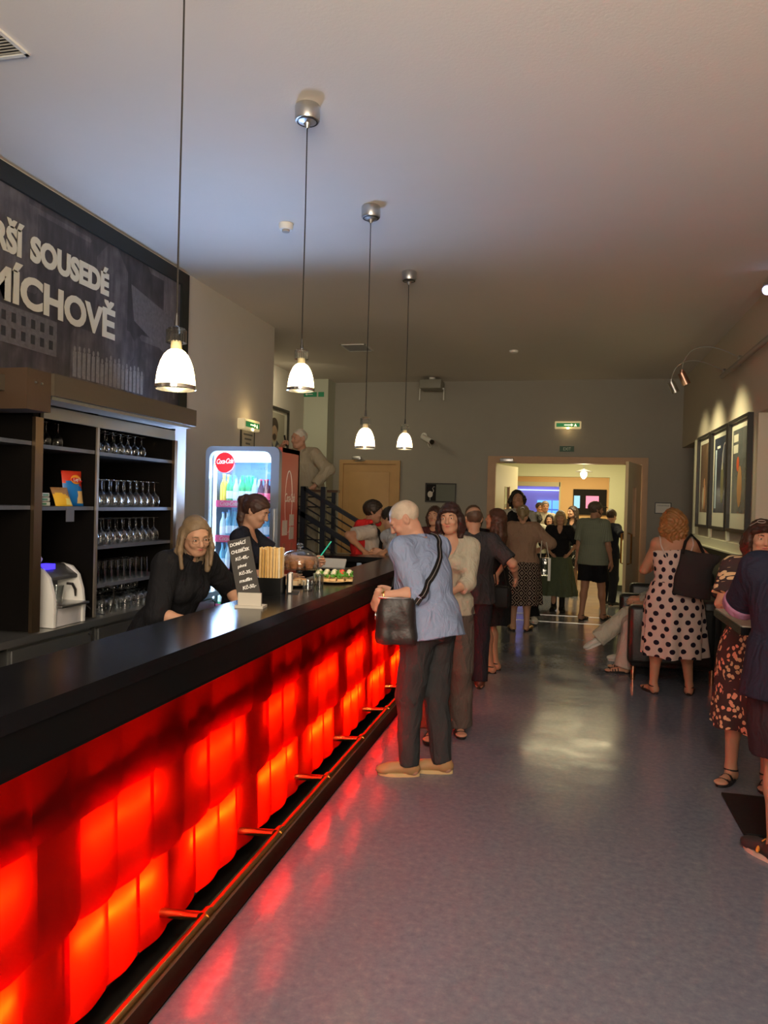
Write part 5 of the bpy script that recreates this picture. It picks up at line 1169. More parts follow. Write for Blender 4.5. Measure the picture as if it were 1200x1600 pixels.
def outline_sole(sc=1):
    pts = []
    for k in range(24):
        a = 2*PI*k/24; y = math.sin(a); x = math.cos(a); yy = .060+.126*y; w_ = .036+.012*math.sin(PI*.5*(y+.3)) if y > -.3 else .036; pts.append((x*w_, yy))
    return pts
def make_shoe(root, s, O, Mf, sh, sd, ank):
    P = lambda x, y, z_: O+Mf@v3(x, y, z_)
    k = sh['kind']; up_ = MB()
    sole = MB(); th = sh.get('sole_h', .022); pts = outline_sole(); a = [sole.bm.verts.new(P(x*1.0*sd, y, .0)*s) for x, y in pts]; b_ = [sole.bm.verts.new(P(x*1.03*sd, y, th)*s) for x, y in pts]
    sole.bm.faces.new(a); sole.bm.faces.new(b_); m_ = len(pts)
    for i in range(m_): j = (i+1) % m_; sole.bm.faces.new((a[i], a[j], b_[j], b_[i]))
    if k == 'sandal':
        r_ = MB()
        def strap(c, w_, z0, wd): 
            pp = [P(math.cos(q)*w_, c, z0*math.sin(q)+.012)*s for q in [PI*i/10 for i in range(11)]]; r_.strap(pp, wd*s, .004*s, [list(Mf@v3(math.cos(q), 0, math.sin(q))) for q in [PI*i/10 for i in range(11)]])
        for c, w_, z0, wd in sh.get('straps', [(.12, .043, .034, .022), (.06, .038, .048, .02)]): strap(c, w_, z0, wd)
        ring = [(ank+Mf@v3(.040*math.cos(q), .042*math.sin(q)-.004, -.012+.006*math.sin(q)))*s for q in [2*PI*i/16 for i in range(17)]]; r_.tube(ring, .006*s, 6, caps=False)
        o = r_.build('sandal', sh['mat'], root, world=False); sole.build('sole', sh['sole'], o, world=False)
        return
    S = SD()
    S.ell(P(0, -.02, .045), (.037, .050, .042), .02, 'u', Mf).cap(P(0, .0, .05), P(0, .11, .04), .040, .036, .03).ell(P(0, .145, .032), (.045, .054, .030), .03, 'u', Mf)
    if k == 'boot': S.cap(P(0, -.005, .05), P(0, -.005, .26), .045, .05, .03); S.cap(P(0, -.005, .2), P(0, -.005, .4), .042, .045, .004, 's'); S.clip(P(0, 0, .26), Mf@v3(0, 0, 1))
    elif k == 'flat': S.clip(P(0, 0, .05), Mf@v3(0, -.1, 1))
    else: S.cap(P(0, -.01, .06), P(0, -.008, .098), .042, .040, .02); S.clip(P(0, 0, .098), Mf@v3(0, .2, 1))
    S.clip(P(0, 0, .012), Mf@v3(0, 0, -1)); V, F = S.mesh(.006); o = mk('shoe', V*s, F, sh['mat'], root)
    sole.build('sole', sh['sole'], o, world=False)
    if k == 'sneaker':
        l = MB()
        for i in range(4): y = .055+.02*i; l.tube([P(-.022, y, .082-.012*i)*s, P(0, y+.004, .088-.012*i)*s, P(.022, y, .082-.012*i)*s], .003*s, 5)
        l.build('laces', sh.get('laces', sh['mat']), o, world=False)
        if sh.get('stripe'):
            MB().ell(tuple(P(.040*sd*-1, .06, .045)*s), (.008*s, .035*s, .014*s)).ell(tuple(P(.040*sd, .06, .045)*s), (.008*s, .035*s, .014*s)).build('stripe', sh['stripe'], o, world=False)

def make_hair(root, s, hsc, Rh, HC, hr):
    S = SD(); st = hr['style']; t = hr.get('t', .010); down = Rh.T@v3(0, 0, -1); col = hr['col']
    c = v3(0, -.014, .030)
    if st == 'bald':
        S.ell(c, (.0775, .0975, .0855), .01); S.clip((0, -.06, .062), (0, .35, 1)); S.clip((0, .035, 0), (0, 1, -.2)); S.clip((0, 0, -.055), (0, -.2, -1)); tt = .0009
    elif st == 'receding':
        S.ell(c, (.0758, .0960, .0842), .01); S.clip((0, .074, .070), (0, .80, -.60)); S.clip((0, -.07, .0), (0, -1, .35)); S.clip((0, 0, .0), (0, 0, -1)); tt = .0008
    elif st == 'buzz':
        S.ell(c, (.0755, .0956, .0838), .01); S.clip((0, .074, .066), (0, .80, -.60)); S.clip((0, 0, -.05), (0, 0, -1)); tt = .0007
    else:
        S.ell(c, (.076+t, .096+t, .084+t), .01)
        fz = hr.get('fringe', .062); n = v3(0, .80, -.60); S.clip((0, .080, fz), n)
        if st in ('short',): S.clip((0, 0, -.055), (0, .2, -1))
        tt = hr.get('strand', .0016)
    def drape(x, y, z0, L, r0, r1, out=0, y2=0):
        a = v3(x, y, z0); b_ = a+down*L+v3(out, y2, 0); m = (a+b_)/2+v3(out*.3+x*.15, y*.1, 0); S.cap(a, m, r0, (r0+r1)/2*1.08, .02).cap(m, b_, (r0+r1)/2*1.08, r1, .02)
    L = hr.get('L', .18); vol = hr.get('vol', 1)
    if st == 'long':
        for x in (-.05, -.02, .02, .05): drape(x, -.065, .0, L, .040*vol, .026*vol, 0, -.01)
        for sd in (-1, 1): drape(sd*.074, -.03, .02, L*.95, .030*vol, .022*vol, sd*.012); drape(sd*.078, .005, .03, L*.8*hr.get('front', 1), .020*vol, .014*vol, sd*.010, .01)
    if st in ('bob',):
        for x in (-.05, 0, .05): drape(x, -.06, -.02, .08, .042*vol, .034*vol)
        for sd in (-1, 1): drape(sd*.074, -.02, .0, L*.6, .028*vol, .022*vol, sd*.004); drape(sd*.076, .015, .02, L*.45, .018*vol, .013*vol)
    if hr.get('bangs'):
        S.cap((-.062, .052, .060), (.02, .092, .066), .016, .015, .02).cap((.02, .092, .066), (.068, .048, .040), .015, .013, .02)
    if st == 'pony':
        S.ell((0, -.110, .055), (.022, .022, .022), .015); p0 = v3(0, -.118, .050); p1 = p0+v3(0, -.028, 0)+down*.03; p2 = p1+down*L*.5+v3(0, -.004, 0); p3 = p1+down*L+v3(.01, .01, 0)
        S.cap(p0, p1, .024, .032, .02).cap(p1, p2, .033, .034, .02).cap(p2, p3, .034, .014, .02)
    if st == 'bun': S.ell((0, -.10, .03), (.04, .035, .04), .015)
    S.disp = hair_noise(tt, hr.get('seed', 1), hr.get('curl', 0)); V, F = S.mesh(.0055)
    o = mk('hair', head_local(hsc, Rh, HC)(V)*s, F, mat('hair_'+str(col), col, .45, spec=.4, var=.35, vscale=25, bump=.25, bscale=150), root)
    if st == 'pony':
        ring = [head_local(hsc, Rh, HC)(v3(.026*math.cos(a), -.128, .048+.026*math.sin(a)))*s for a in [2*PI*k/14 for k in range(15)]]; MB().tube(ring, .005*s, 6, caps=False).build('hair_tie', hr.get('tie', M_blackframe), o, world=False)
    return o

# ---------------------------------------------------------------- patterned cloth materials (uv = metres round the body, height)
def cloth(name, col, rough=.85, bump=.25, bscale=260, var=.08):
    new = name not in MATS; m = mat(name, col, rough, spec=.2, bump=bump, bscale=bscale, var=var, vscale=9)
    if new:                                             # soft folds on top of the weave
        nt, b = nodes(m); bp0 = b.inputs['Normal'].links[0].from_node; tc = N(nt, 'ShaderNodeTexCoord'); mp = N(nt, 'ShaderNodeMapping'); mp.inputs['Scale'].default_value = (1, 1, .45); mp.inputs['Rotation'].default_value = (0, .35, 0)
        n = N(nt, 'ShaderNodeTexNoise'); n.inputs['Scale'].default_value = 13; n.inputs['Detail'].default_value = 2; n.inputs['Distortion'].default_value = 1.2
        nt.links.new(tc.outputs['Object'], mp.inputs[0]); nt.links.new(mp.outputs[0], n.inputs['Vector'])
        bp = N(nt, 'ShaderNodeBump'); bp.inputs['Strength'].default_value = .75; bp.inputs['Distance'].default_value = .035; nt.links.new(n.outputs['Fac'], bp.inputs['Height']); nt.links.new(bp.outputs['Normal'], bp0.inputs['Normal'])
    return m
def pattern(name, build):
    m = mat(name, (.5, .5, .5), .85, spec=.2); nt, b = nodes(m); uv = N(nt, 'ShaderNodeUVMap'); uv.uv_map = 'uv'; c = build(nt, uv.outputs['UV']); nt.links.new(c, b.inputs['Base Color']); return m
def mth(nt, op, a, b_=None):
    n = N(nt, 'ShaderNodeMath', operation=op)
    for i, v in enumerate((a, b_)):
        if v is None: continue
        if hasattr(v, 'links'): nt.links.new(v, n.inputs[i])
        else: n.inputs[i].default_value = v
    return n.outputs[0]
def mixc(nt, f, A, B):
    n = N(nt, 'ShaderNodeMix', data_type='RGBA'); nt.links.new(f, n.inputs[0])
    for i, v in ((6, A), (7, B)):
        if hasattr(v, 'links'): nt.links.new(v, n.inputs[i])
        else: n.inputs[i].default_value = (*v, 1)
    return n.outputs[2]
def polka(nt, uv):
    sp_ = N(nt, 'ShaderNodeSeparateXYZ'); nt.links.new(uv, sp_.inputs[0]); x, y = sp_.outputs[0], sp_.outputs[1]; P = .105
    row = mth(nt, 'FLOOR', mth(nt, 'DIVIDE', y, P*.62)); odd = mth(nt, 'MULTIPLY', mth(nt, 'PINGPONG', row, 1), .5)
    jit = mth(nt, 'MULTIPLY', mth(nt, 'SINE', mth(nt, 'MULTIPLY', row, 2.3)), .13)
    fx = mth(nt, 'SUBTRACT', mth(nt, 'FRACT', mth(nt, 'ADD', mth(nt, 'ADD', mth(nt, 'DIVIDE', x, P), odd), jit)), .5); fy = mth(nt, 'SUBTRACT', mth(nt, 'FRACT', mth(nt, 'DIVIDE', y, P*.62)), .5)
    d2 = mth(nt, 'ADD', mth(nt, 'POWER', mth(nt, 'MULTIPLY', fx, P), 2), mth(nt, 'POWER', mth(nt, 'MULTIPLY', fy, P*.62), 2))
    return mixc(nt, mth(nt, 'LESS_THAN', d2, .0225**2), (.52, .41, .36), (.010, .007, .016))
def diamonds(nt, uv):
    sp_ = N(nt, 'ShaderNodeSeparateXYZ'); nt.links.new(uv, sp_.inputs[0]); x, y = sp_.outputs[0], sp_.outputs[1]; P = .115
    a = mth(nt, 'ABSOLUTE', mth(nt, 'SUBTRACT', mth(nt, 'FRACT', mth(nt, 'DIVIDE', x, P)), .5)); c = mth(nt, 'ABSOLUTE', mth(nt, 'SUBTRACT', mth(nt, 'FRACT', mth(nt, 'DIVIDE', y, P*1.15)), .5))
    d_ = mth(nt, 'ADD', a, c); w_ = mth(nt, 'FRACT', mth(nt, 'MULTIPLY', d_, 3.3)); return mixc(nt, mth(nt, 'GREATER_THAN', w_, .66), (.014, .008, .010), (.32, .25, .19))
def floral_fn(base, c1, c2, scale=14, thr=.33):
    def fn(nt, uv):
        ns = N(nt, 'ShaderNodeTexNoise'); ns.inputs['Scale'].default_value = 30; nt.links.new(uv, ns.inputs['Vector']); ad = N(nt, 'ShaderNodeVectorMath', operation='MULTIPLY_ADD'); ad.inputs[1].default_value = (.02, .02, .02)
        nt.links.new(ns.outputs['Color'], ad.inputs[0]); nt.links.new(uv, ad.inputs[2])
        vo = N(nt, 'ShaderNodeTexVoronoi', voronoi_dimensions='2D'); vo.inputs['Scale'].default_value = scale; nt.links.new(ad.outputs[0], vo.inputs['Vector'])
        v2 = N(nt, 'ShaderNodeTexVoronoi', voronoi_dimensions='2D'); v2.inputs['Scale'].default_value = scale*2.6; nt.links.new(ad.outputs[0], v2.inputs['Vector'])
        f1 = mth(nt, 'LESS_THAN', vo.outputs['Distance'], thr); f2 = mth(nt, 'LESS_THAN', v2.outputs['Distance'], .36); f = mth(nt, 'MULTIPLY', f1, f2)
        sc = N(nt, 'ShaderNodeSeparateColor'); nt.links.new(vo.outputs['Color'], sc.inputs[0]); c = mixc(nt, mth(nt, 'GREATER_THAN', sc.outputs[0], .45), c2, c1)
        return mixc(nt, f, base, c)
    return fn
def check(nt, uv):
    sp_ = N(nt, 'ShaderNodeSeparateXYZ'); nt.links.new(uv, sp_.inputs[0]); P = .016
    a = mth(nt, 'GREATER_THAN', mth(nt, 'FRACT', mth(nt, 'DIVIDE', sp_.outputs[0], P)), .62); c = mth(nt, 'GREATER_THAN', mth(nt, 'FRACT', mth(nt, 'DIVIDE', sp_.outputs[1], P)), .62)
    return mixc(nt, mth(nt, 'MULTIPLY', mth(nt, 'ADD', a, c), .5), (.15, .17, .12), (.26, .28, .22))
M_polka = pattern('polka_dot_cloth', polka); M_diam = pattern('diamond_cloth', diamonds); M_check = pattern('checked_cloth', check)
M_floral = pattern('floral_cloth', floral_fn((.045, .030, .030), (.85, .38, .24), (.70, .48, .26), 11, .52)); M_floral2 = pattern('floral_cloth_dark', floral_fn((.015, .015, .015), (.6, .58, .5), (.5, .5, .45), 12, .36))
# ================================================================ the people
C_ = lambda n, c, **k: cloth(n, c, **k)
black = C_('black_cloth', (.010, .010, .012)); navy = C_('navy_cloth', (.012, .015, .030)); white_c = C_('white_cloth', (.42, .38, .29)); jeans = C_('grey_jeans', (.036, .038, .040)); dkjeans = C_('dark_jeans', (.020, .022, .030))
sole_w = mat('pale_sole', (.62, .50, .34), .6); sole_b = mat('black_sole', (.015, .012, .012), .6)
SN = lambda n, c, so=None, **k: dict(kind='sneaker', mat=mat(n, c, .6, bump=.1), sole=so or sole_w, **k)

# main man
blue = C_('blue_linen', (.24, .295, .44), bump=.35)
man = person('grey-haired man in a blue linen shirt with a black shoulder bag, at the bar', (-.79, 4.60), 148, H=1.74, lean=14, twist=0, bulk=1.14, head=(34, 46, 0), skin='old',
    wristL=(-1.06, 4.33, 1.125), poleL=(-.35, -.3, -1), wristR=(-1.08, 4.80, 1.10), handL='grip', handR='grip', palmL=(1, -.3, 0), hdirL=(.05, .45, -1), footL=(-.09, .055), footR=(.10, -.045), toeL=42, toeR=38, belly=.045,
    hair=dict(style='buzz', col=(.50, .40, .30)), beard=mat('white_beard', (.60, .56, .50), .8),
    top=dict(mat=blue, o=.020, hem=.825, fore=.18, so=.020, fl=.016, wr=.006, f=26, collar=True, cuff=blue, name='shirt'), bottom=dict(kind='trousers', mat=jeans, o=.008, wide=.002, wr=.006),
    shoes=SN('tan_suede', (.36, .21, .09), mat('tan_sole', (.60, .42, .20), .6), laces=mat('tan_lace', (.5, .35, .2), .7)), h=.007)
def snap(objs, p, off):
    best = None
    for o in objs:
        M = o.parent.matrix_basis.copy(); q = M.inverted() @ Vector(p); ok, loc, nr, _ = o.closest_point_on_mesh(q)
        if ok:
            w_ = M @ loc; n_ = (M.to_3x3() @ nr).normalized(); d = (w_-Vector(p)).length
            if best is None or d < best[0]: best = (d, w_+n_*off, n_)
    return best[1], best[2]
bpy.context.view_layer.update()
# watch on the left wrist
Wl, El = man['W'][-1]*man['s'], man['E'][-1]*man['s']; dv = Vector(El-Wl).normalized(); wc = Vector(Wl)+dv*.03; a1 = dv.orthogonal().normalized(); a2 = dv.cross(a1)
M0 = man['root'].matrix_basis
wt = thing('wristwatch', 'gold wristwatch on the left wrist of the man in the blue shirt', 'watch', M0 @ wc)
MB().tube([(M0 @ (wc+a1*.031*math.cos(q)+a2*.031*math.sin(q))) for q in [2*PI*k/18 for k in range(19)]], .006, 8, caps=False).build('watch_band', mat('gold', (.8, .5, .18), .25, metal=1), wt)
wn_ = (M0.to_3x3() @ (a1*.5-a2)).normalized(); wp = M0 @ wc
up_dir = Vector((0, -.5, .85)).normalized(); MB().cyl(wp+up_dir*.028, wp+up_dir*.040, .019, n=18).build('watch_case', mat('gold'), wt)
# bag
M_bag = mat('dark_brown_leather', (.020, .015, .014), .42, bump=.25, bscale=40)
bg = thing('shoulder_bag', 'dark leather shoulder bag carried by the man in the blue shirt', 'bag', (-.945, 4.35, .835))
S = SD(); Mb_ = rotm(0, 0, 10)
S.ell((0, 0, 0), (.10, .05, .16), .01, 'u', Mb_); S.cap((-.075, -.015, -.11), (-.072, -.015, .10), .040, .026, .06).cap((.072, .015, -.11), (.072, .015, .10), .040, .026, .06).cap((-.07, -.015, -.115), (.07, .015, -.115), .045, .045, .05)
S.clip((0, 0, .125), (0, 0, 1)); S.clip((0, 0, -.15), (0, 0, -1)); S.disp = wr_noise(.004, 30, 8); V, F = S.mesh(.007); V = V+np.array([.0, 0, .16]); mk('bag_body', V, F, M_bag, bg)
MB().tube([(-.10, -.045, .285), (-.05, -.05, .283), (.02, -.04, .285), (.09, .0, .28)], .006, 6).build('zip', M_alu, bg, world=False)
MB().ell((-.122, -.03, .17), (.006, .006, .02)).build('zip_puller', M_chrome, bg, world=False)
way = [(-.835, 4.36, 1.085), (-.80, 4.38, 1.14), (-.75, 4.38, 1.20), (-.70, 4.40, 1.27), (-.655, 4.44, 1.34), (-.63, 4.50, 1.40), (-.64, 4.56, 1.46), (-.68, 4.64, 1.52), (-.74, 4.72, 1.52), (-.84, 4.80, 1.45), (-.92, 4.80, 1.35), (-1.02, 4.74, 1.22), (-1.07, 4.55, 1.12), (-1.05, 4.42, 1.09)]
pts, nr = [], []
for i, p in enumerate(way):
    if i in (0, len(way)-1): pts.append(Vector(p)); nr.append(Vector((.4, -.8, .3)))
    else: q, n_ = snap([man['top']], p, .010); pts.append(q); nr.append(n_)
# smooth the path
for _ in range(2):
    pts = [pts[0]]+[(pts[i-1]+pts[i]*2+pts[i+1])/4 for i in range(1, len(pts)-1)]+[pts[-1]]
dense, dn = [], []
for i in range(len(pts)-1):
    for k in range(4):
        f = k/4; q = pts[i].lerp(pts[i+1], f); n_ = nr[i].lerp(nr[i+1], f).normalized()
        if 0 < i < len(pts)-2: q2, n2 = snap([man['top']], q, .009); q = q2; n_ = (n_+n2).normalized()
        dense.append(q); dn.append(n_)
MB().strap(dense, .038, .004, dn).build('bag_strap', M_blackm, bg)
MB().strap([p+n_*.003 for p, n_ in zip(dense, dn)], .003, .0022, dn).build('strap_stripe', mat('strap_grey', (.25, .23, .22), .6), bg)

# woman in white blouse behind him
person('dark-haired woman in a white blouse looking over the shoulder of the man in blue', (-.80, 5.50), -82, H=1.70, male=False, bulk=.93, head=(4, -14, 4), skin='fair', wristL=(-.80, 5.22, 1.03), poleL=(-.9, -.5, -.2), wristR=(-1.0, 5.3, .95),
    handL='relax', palmL=(0, 0, -1), hair=dict(style='bob', col=(.035, .014, .012), bangs=True, L=.24, vol=1.1, seed=3),
    top=dict(mat=white_c, o=.018, hem=.88, fore=.30, so=.022, neck='v', wr=.005, name='blouse'), bottom=dict(kind='trousers', mat=C_('taupe_trousers', (.105, .082, .070)), o=.015, wide=.035, wr=.006),
    shoes=dict(kind='sandal', mat=sole_b, sole=sole_b), footL=(-.09, -.02), footR=(.10, .18), h=.008)
# bald man in dark tee
bald = person('balding man in a dark t-shirt seen from behind, next to the white blouse', (-.80, 6.92), 100, H=1.665, bulk=1.12, belly=.03, head=(5, 12, 0), wristR=(-.42, 7.08, 1.02), poleR=(.6, -.8, -.4), wristL=(-1.1, 7.2, 1.1),
    hair=dict(style='bald', col=(.10, .06, .04)), top=dict(mat=C_('charcoal_tee', (.040, .038, .042)), o=.024, hem=.80, slen=.85, so=.022, wr=.004), bottom=dict(kind='trousers', mat=dkjeans, o=.012, wide=.012),
    shoes=SN('brown_leather', (.10, .035, .02), mat('brown_sole', (.05, .02, .01), .6)), h=.008)
bg2 = thing('shoulder_bag', 'small black bag hanging at the hip beside the balding man', 'bag', (-.56, 7.12, .70))
MB().b2((-.62, 7.08, .72), (-.48, 7.20, .92)).bevel(.02, 3).build('bag_body', M_blackm, bg2); MB().tube([(-.60, 7.14, .92), (-.62, 7.10, 1.1), (-.66, 7.12, 1.30)], .006, 6).tube([(-.50, 7.14, .92), (-.54, 7.14, 1.1), (-.62, 7.16, 1.30)], .006, 6).build('bag_strap', M_blackm, bg2)
person('woman with brown hair behind the balding man, only her face showing', (-.93, 8.0), -70, H=1.68, male=False, head=(-6, 10, 4), hair=dict(style='bob', col=(.10, .055, .03), L=.2), top=dict(mat=black, hem=.9, slen=.5), bottom=dict(kind='trousers', mat=dkjeans), shoes=SN('black_shoe', (.02, .02, .02), sole_b), h=.011)
person('sleeveless woman with long brown hair in profile, right of the balding man', (-.66, 7.66), 168, H=1.655, male=False, head=(-10, 0, 0), skin='tan', wristL=(-.62, 7.35, 1.0), poleL=(-.4, -1, -.3), wristR=(-.86, 7.75, 1.05),
    hair=dict(style='long', col=(.075, .030, .018), L=.34, vol=1.15), top=dict(mat=black, o=.010, hem=.92, slen=0, neck='scoop'), bottom=dict(kind='skirt', mat=black, hem=.50, wide=.21, folds=6, amp=.006), shoes=dict(kind='sandal', mat=sole_b, sole=sole_b), h=.009)
# beyond the bar end
yng = person('young man in a white t-shirt with a red backpack, beyond the bar end', (-2.0, 7.74), 22, H=1.70, head=(8, -10, 0), skin='tan', bulk=1.02, wristL=(-1.75, 8.0, 1.22), wristR=(-1.98, 7.47, 1.17), hair=dict(style='short', col=(.022, .014, .010), t=.014), top=dict(mat=C_('white_tee', (.48, .42, .36)), o=.022, hem=.85, slen=.75, so=.02), bottom=dict(kind='trousers', mat=dkjeans), shoes=SN('black_shoe', (.02, .02, .02), sole_b), h=.009)
rb = thing('backpack', 'red backpack on the back of the young man in white', 'backpack', (-2.08, 7.67, 1.05))
S = SD(); S.ell((0, 0, .2), (.10, .17, .24), .02).cap((.02, .12, .40), (.16, .14, .40), .05, .035, .05).cap((.02, -.12, .40), (.13, -.10, .42), .045, .03, .05); S.disp = wr_noise(.003, 25, 4); V, F = S.mesh(.01); mk('bag_body', V, F, C_('red_nylon', (.55, .02, .02), bump=.1), rb)
MB().strap([(-2.0, 7.56, 1.46), (-1.93, 7.555, 1.45), (-1.86, 7.575, 1.38), (-1.83, 7.58, 1.28), (-1.84, 7.58, 1.18)], .035, .006, [(0, -.3, 1), (.1, -.5, 1), (.5, -.8, .3), (.6, -.8, 0), (.6, -.8, 0)]).build('shoulder_strap', M_blackm, rb)
g5 = person('man in a pale grey shirt with a thin black strap, bending beyond the bar end', (-1.60, 7.60), 155, H=1.66, lean=14, head=(20, 0, 0), hair=dict(style='short', col=(.02, .016, .014)), top=dict(mat=C_('pale_grey_shirt', (.36, .37, .40)), o=.022, hem=.85, fore=.6, so=.02, collar=True), bottom=dict(kind='trousers', mat=dkjeans), shoes=SN('black_shoe', (.02, .02, .02), sole_b), wristL=(-1.76, 7.38, 1.17), wristR=(-1.80, 7.50, 1.17), h=.010)
person('dark brown-haired person in maroon, between the man in blue and woman in white', (-1.42, 8.45), -100, H=1.66, male=False, hair=dict(style='bob', col=(.05, .022, .016), L=.2), top=dict(mat=C_('maroon_top', (.10, .03, .03)), hem=.9, fore=.9), bottom=dict(kind='trousers', mat=black), shoes=SN('black_shoe', (.02, .02, .02), sole_b), h=.012)
# beige woman with patterned skirt
bw = person('woman seen from behind in a beige top and a long diamond-patterned skirt', (-.54, 10.30), 97, H=1.70, male=False, bulk=1.28, head=(6, -8, 0), skin='fair', wristL=(-.72, 10.55, 1.12), poleL=(-.9, -.5, -.4), wristR=(-.30, 10.52, 1.10), poleR=(.9, -.5, -.4), toeL=10, toeR=-25,
    hair=dict(style='pony', col=(.26, .19, .10), L=.12, tie=M_alu), top=dict(mat=C_('beige_knit', (.30, .19, .13), bump=.4, bscale=120), o=.030, hem=.88, fore=.15, so=.034, wr=.004, tight=True, name='knit_top'), bottom=dict(kind='skirt', mat=M_diam, hem=.36, wide=.275, folds=8, amp=.014),
    shoes=dict(kind='flat', mat=mat('gold_leather', (.7, .45, .22), .3, metal=.8), sole=sole_b), h=.009)
t = thing('clear_tote_bag', 'clear plastic tote bag with pale edges on the arm of the woman in beige', 'bag', (-.25, 10.25, .72))
MB().b2((-.30, 10.18, .76), (-.17, 10.36, 1.0)).bevel(.01).build('bag_body', M_thin, t)
MB().tube([(-.29, 10.19, 1.0), (-.28, 10.24, 1.22), (-.25, 10.30, 1.27)], .007, 6).tube([(-.18, 10.19, 1.0), (-.22, 10.24, 1.2), (-.25, 10.30, 1.26)], .007, 6).build('bag_handle', mat('pale_strap', (.55, .5, .42), .5), t)
MB().b2((-.19, 10.17, .70), (-.155, 10.20, 1.0)).build('white_sheet', M_paper, t)
person('tall person with dark curly hair, white sleeves and dark vest, behind the woman in beige', (-.66, 11.15), -88, H=1.91, male=True, bulk=.95, head=(-6, 6, 5), skin='tan', wristL=(-.50, 10.95, 1.1), wristR=(-.86, 10.98, 1.05), hair=dict(style='long', col=(.016, .011, .009), L=.10, vol=.9, curl=.006), top=dict(mat=C_('white_shirt', (.45, .43, .36)), o=.018, hem=.85, fore=.95, so=.018, collar=True), bottom=dict(kind='trousers', mat=black, wide=.02),
    shoes=SN('white_shoe', (.6, .55, .48), mat('white_sole', (.65, .6, .55), .6), stripe=M_blackm), footL=(-.24, .15), h=.010)
vest_root = [o for o in bpy.data.objects if o.get('label', '').startswith('tall person')][0]
S = SD(); s_ = 1.91/1.7
S.stack([(.98, 0, .0, .188, .140), (1.1, 0, 0, .178, .132), (1.3, 0, 0, .186, .138), (1.40, 0, -.005, .15, .11), (1.44, 0, -.01, .10, .08)], None, v3(0, 0, 0), .02); S.ops[-1] = ('stk', S.ops[-1][1], np.eye(3), v3(0, 0, 0), None, .02, 'u', None, None)
S.cap((0, .03, 1.40), (0, .06, 1.56), .062, .07, .01, 's').cap((0, .17, 1.25), (0, .17, 1.45), .04, .05, .01, 's'); V, F = S.mesh(.010); mk('vest', V*s_, F, black, vest_root, (0, 0, .18))
# doorway group
person('blonde woman in a black v-neck top and long green skirt, in the doorway', (-.06, 12.45), -92, H=1.63, male=False, bulk=1.08, head=(10, 4, 0), skin='fair', wristL=(.10, 12.20, .96), wristR=(-.20, 12.20, .96), poleL=(-.9, -.3, -.2), poleR=(.9, -.3, -.2), footL=(-.07, .11), footR=(.07, -.05),
    hair=dict(style='bob', col=(.42, .30, .15), L=.22, bangs=True), top=dict(mat=black, o=.018, hem=.92, fore=.1, so=.03, neck='v'), bottom=dict(kind='skirt', mat=C_('olive_skirt', (.085, .105, .065)), hem=.27, wide=.32, folds=11, amp=.018, waist=1.0), shoes=dict(kind='boot', mat=M_blackm, sole=sole_b), h=.010)
person('dark long-haired woman in a black top and black-white floral skirt beyond the doorway', (.17, 14.9), -120, H=1.71, male=False, head=(0, -20, 0), hair=dict(style='long', col=(.030, .017, .012), L=.36), top=dict(mat=black, o=.014, hem=.95, fore=.5, so=.014, neck='v'), bottom=dict(kind='skirt', mat=M_floral2, hem=.52, wide=.23, folds=7), shoes=SN('black_shoe', (.02, .02, .02), sole_b), h=.012)
capman = person('man in a cap, checked shirt and black shorts walking through the doorway', (.43, 11.66), 62, H=1.775, bulk=1.12, belly=.03, head=(2, -38, 0), skin='tan', wristL=(.20, 11.72, .86), wristR=(.70, 11.60, .84), poleL=(-.3, -1, 0), footL=(-.10, -.10), footR=(.11, .16), toeL=0, toeR=-10,
    hair=dict(style='short', col=(.10, .07, .05)), beard=mat('brown_beard', (.10, .05, .03), .8), top=dict(mat=M_check, o=.026, hem=.80, slen=.85, so=.024, collar=True), bottom=dict(kind='shorts', mat=black, hem=.80, wide=.01), shoes=dict(kind='sandal', mat=sole_b, sole=sole_b), h=.009)
cr = [o for o in bpy.data.objects if o.get('label', '').startswith('man in a cap')][0]
def cap_hat(root, H, lean, hd, face, info):
    s = H/1.7; Rh, HC = info['Rh'], info['HC']; S = SD(); S.ell((0, -.012, .035), (.084, .104, .088), .01); S.clip((0, 0, .035), (0, -.15, -1)); V, F = S.mesh(.006); o = mk('cap', head_local(1, Rh, HC)(V)*s, F, C_('olive_cap', (.12, .11, .07)), root)
    S = SD(); S.ell((0, .105, .040), (.068, .075, .010), .01); S.clip((0, .07, 0), (0, -1, 0)); V, F = S.mesh(.005); mk('cap_brim', head_local(1, Rh, HC)(V)*s, F, C_('olive_cap', (.12, .11, .07)), o)
cap_hat(capman['root'], 1.775, 0, 0, 0, capman)
nv = person('short-haired man in navy holding a glowing phone, beyond the man in the cap', (.76, 13.5), 50, H=1.665, bulk=1.08, head=(14, 0, 0), wristL=(.86, 13.75, 1.20), wristR=(.98, 13.36, 1.20), poleR=(.8, -.6, -.4), hair=dict(style='short', col=(.05, .028, .018), t=.008), top=dict(mat=navy, o=.018, hem=.84, fore=.95, so=.016), bottom=dict(kind='trousers', mat=dkjeans), shoes=SN('black_white_shoe', (.02, .02, .02), mat('white_sole', (.65, .6, .55), .6)), h=.011)
t = thing('phone', 'glowing phone held by the man in navy in the corridor', 'phone', (1.03, 13.42, 1.26)); MB().box((1.03, 13.42, 1.26), (.075, .13, .009), rx=R(25), rz=R(-40)).build('phone_case', M_blackm, t); MB().box((1.028, 13.418, 1.266), (.066, .118, .002), rx=R(25), rz=R(-40)).build('phone_display', mat('phone_glow', (.5, .5, .5), .5, emit=(.8, .9, 1), es=2.5), t)
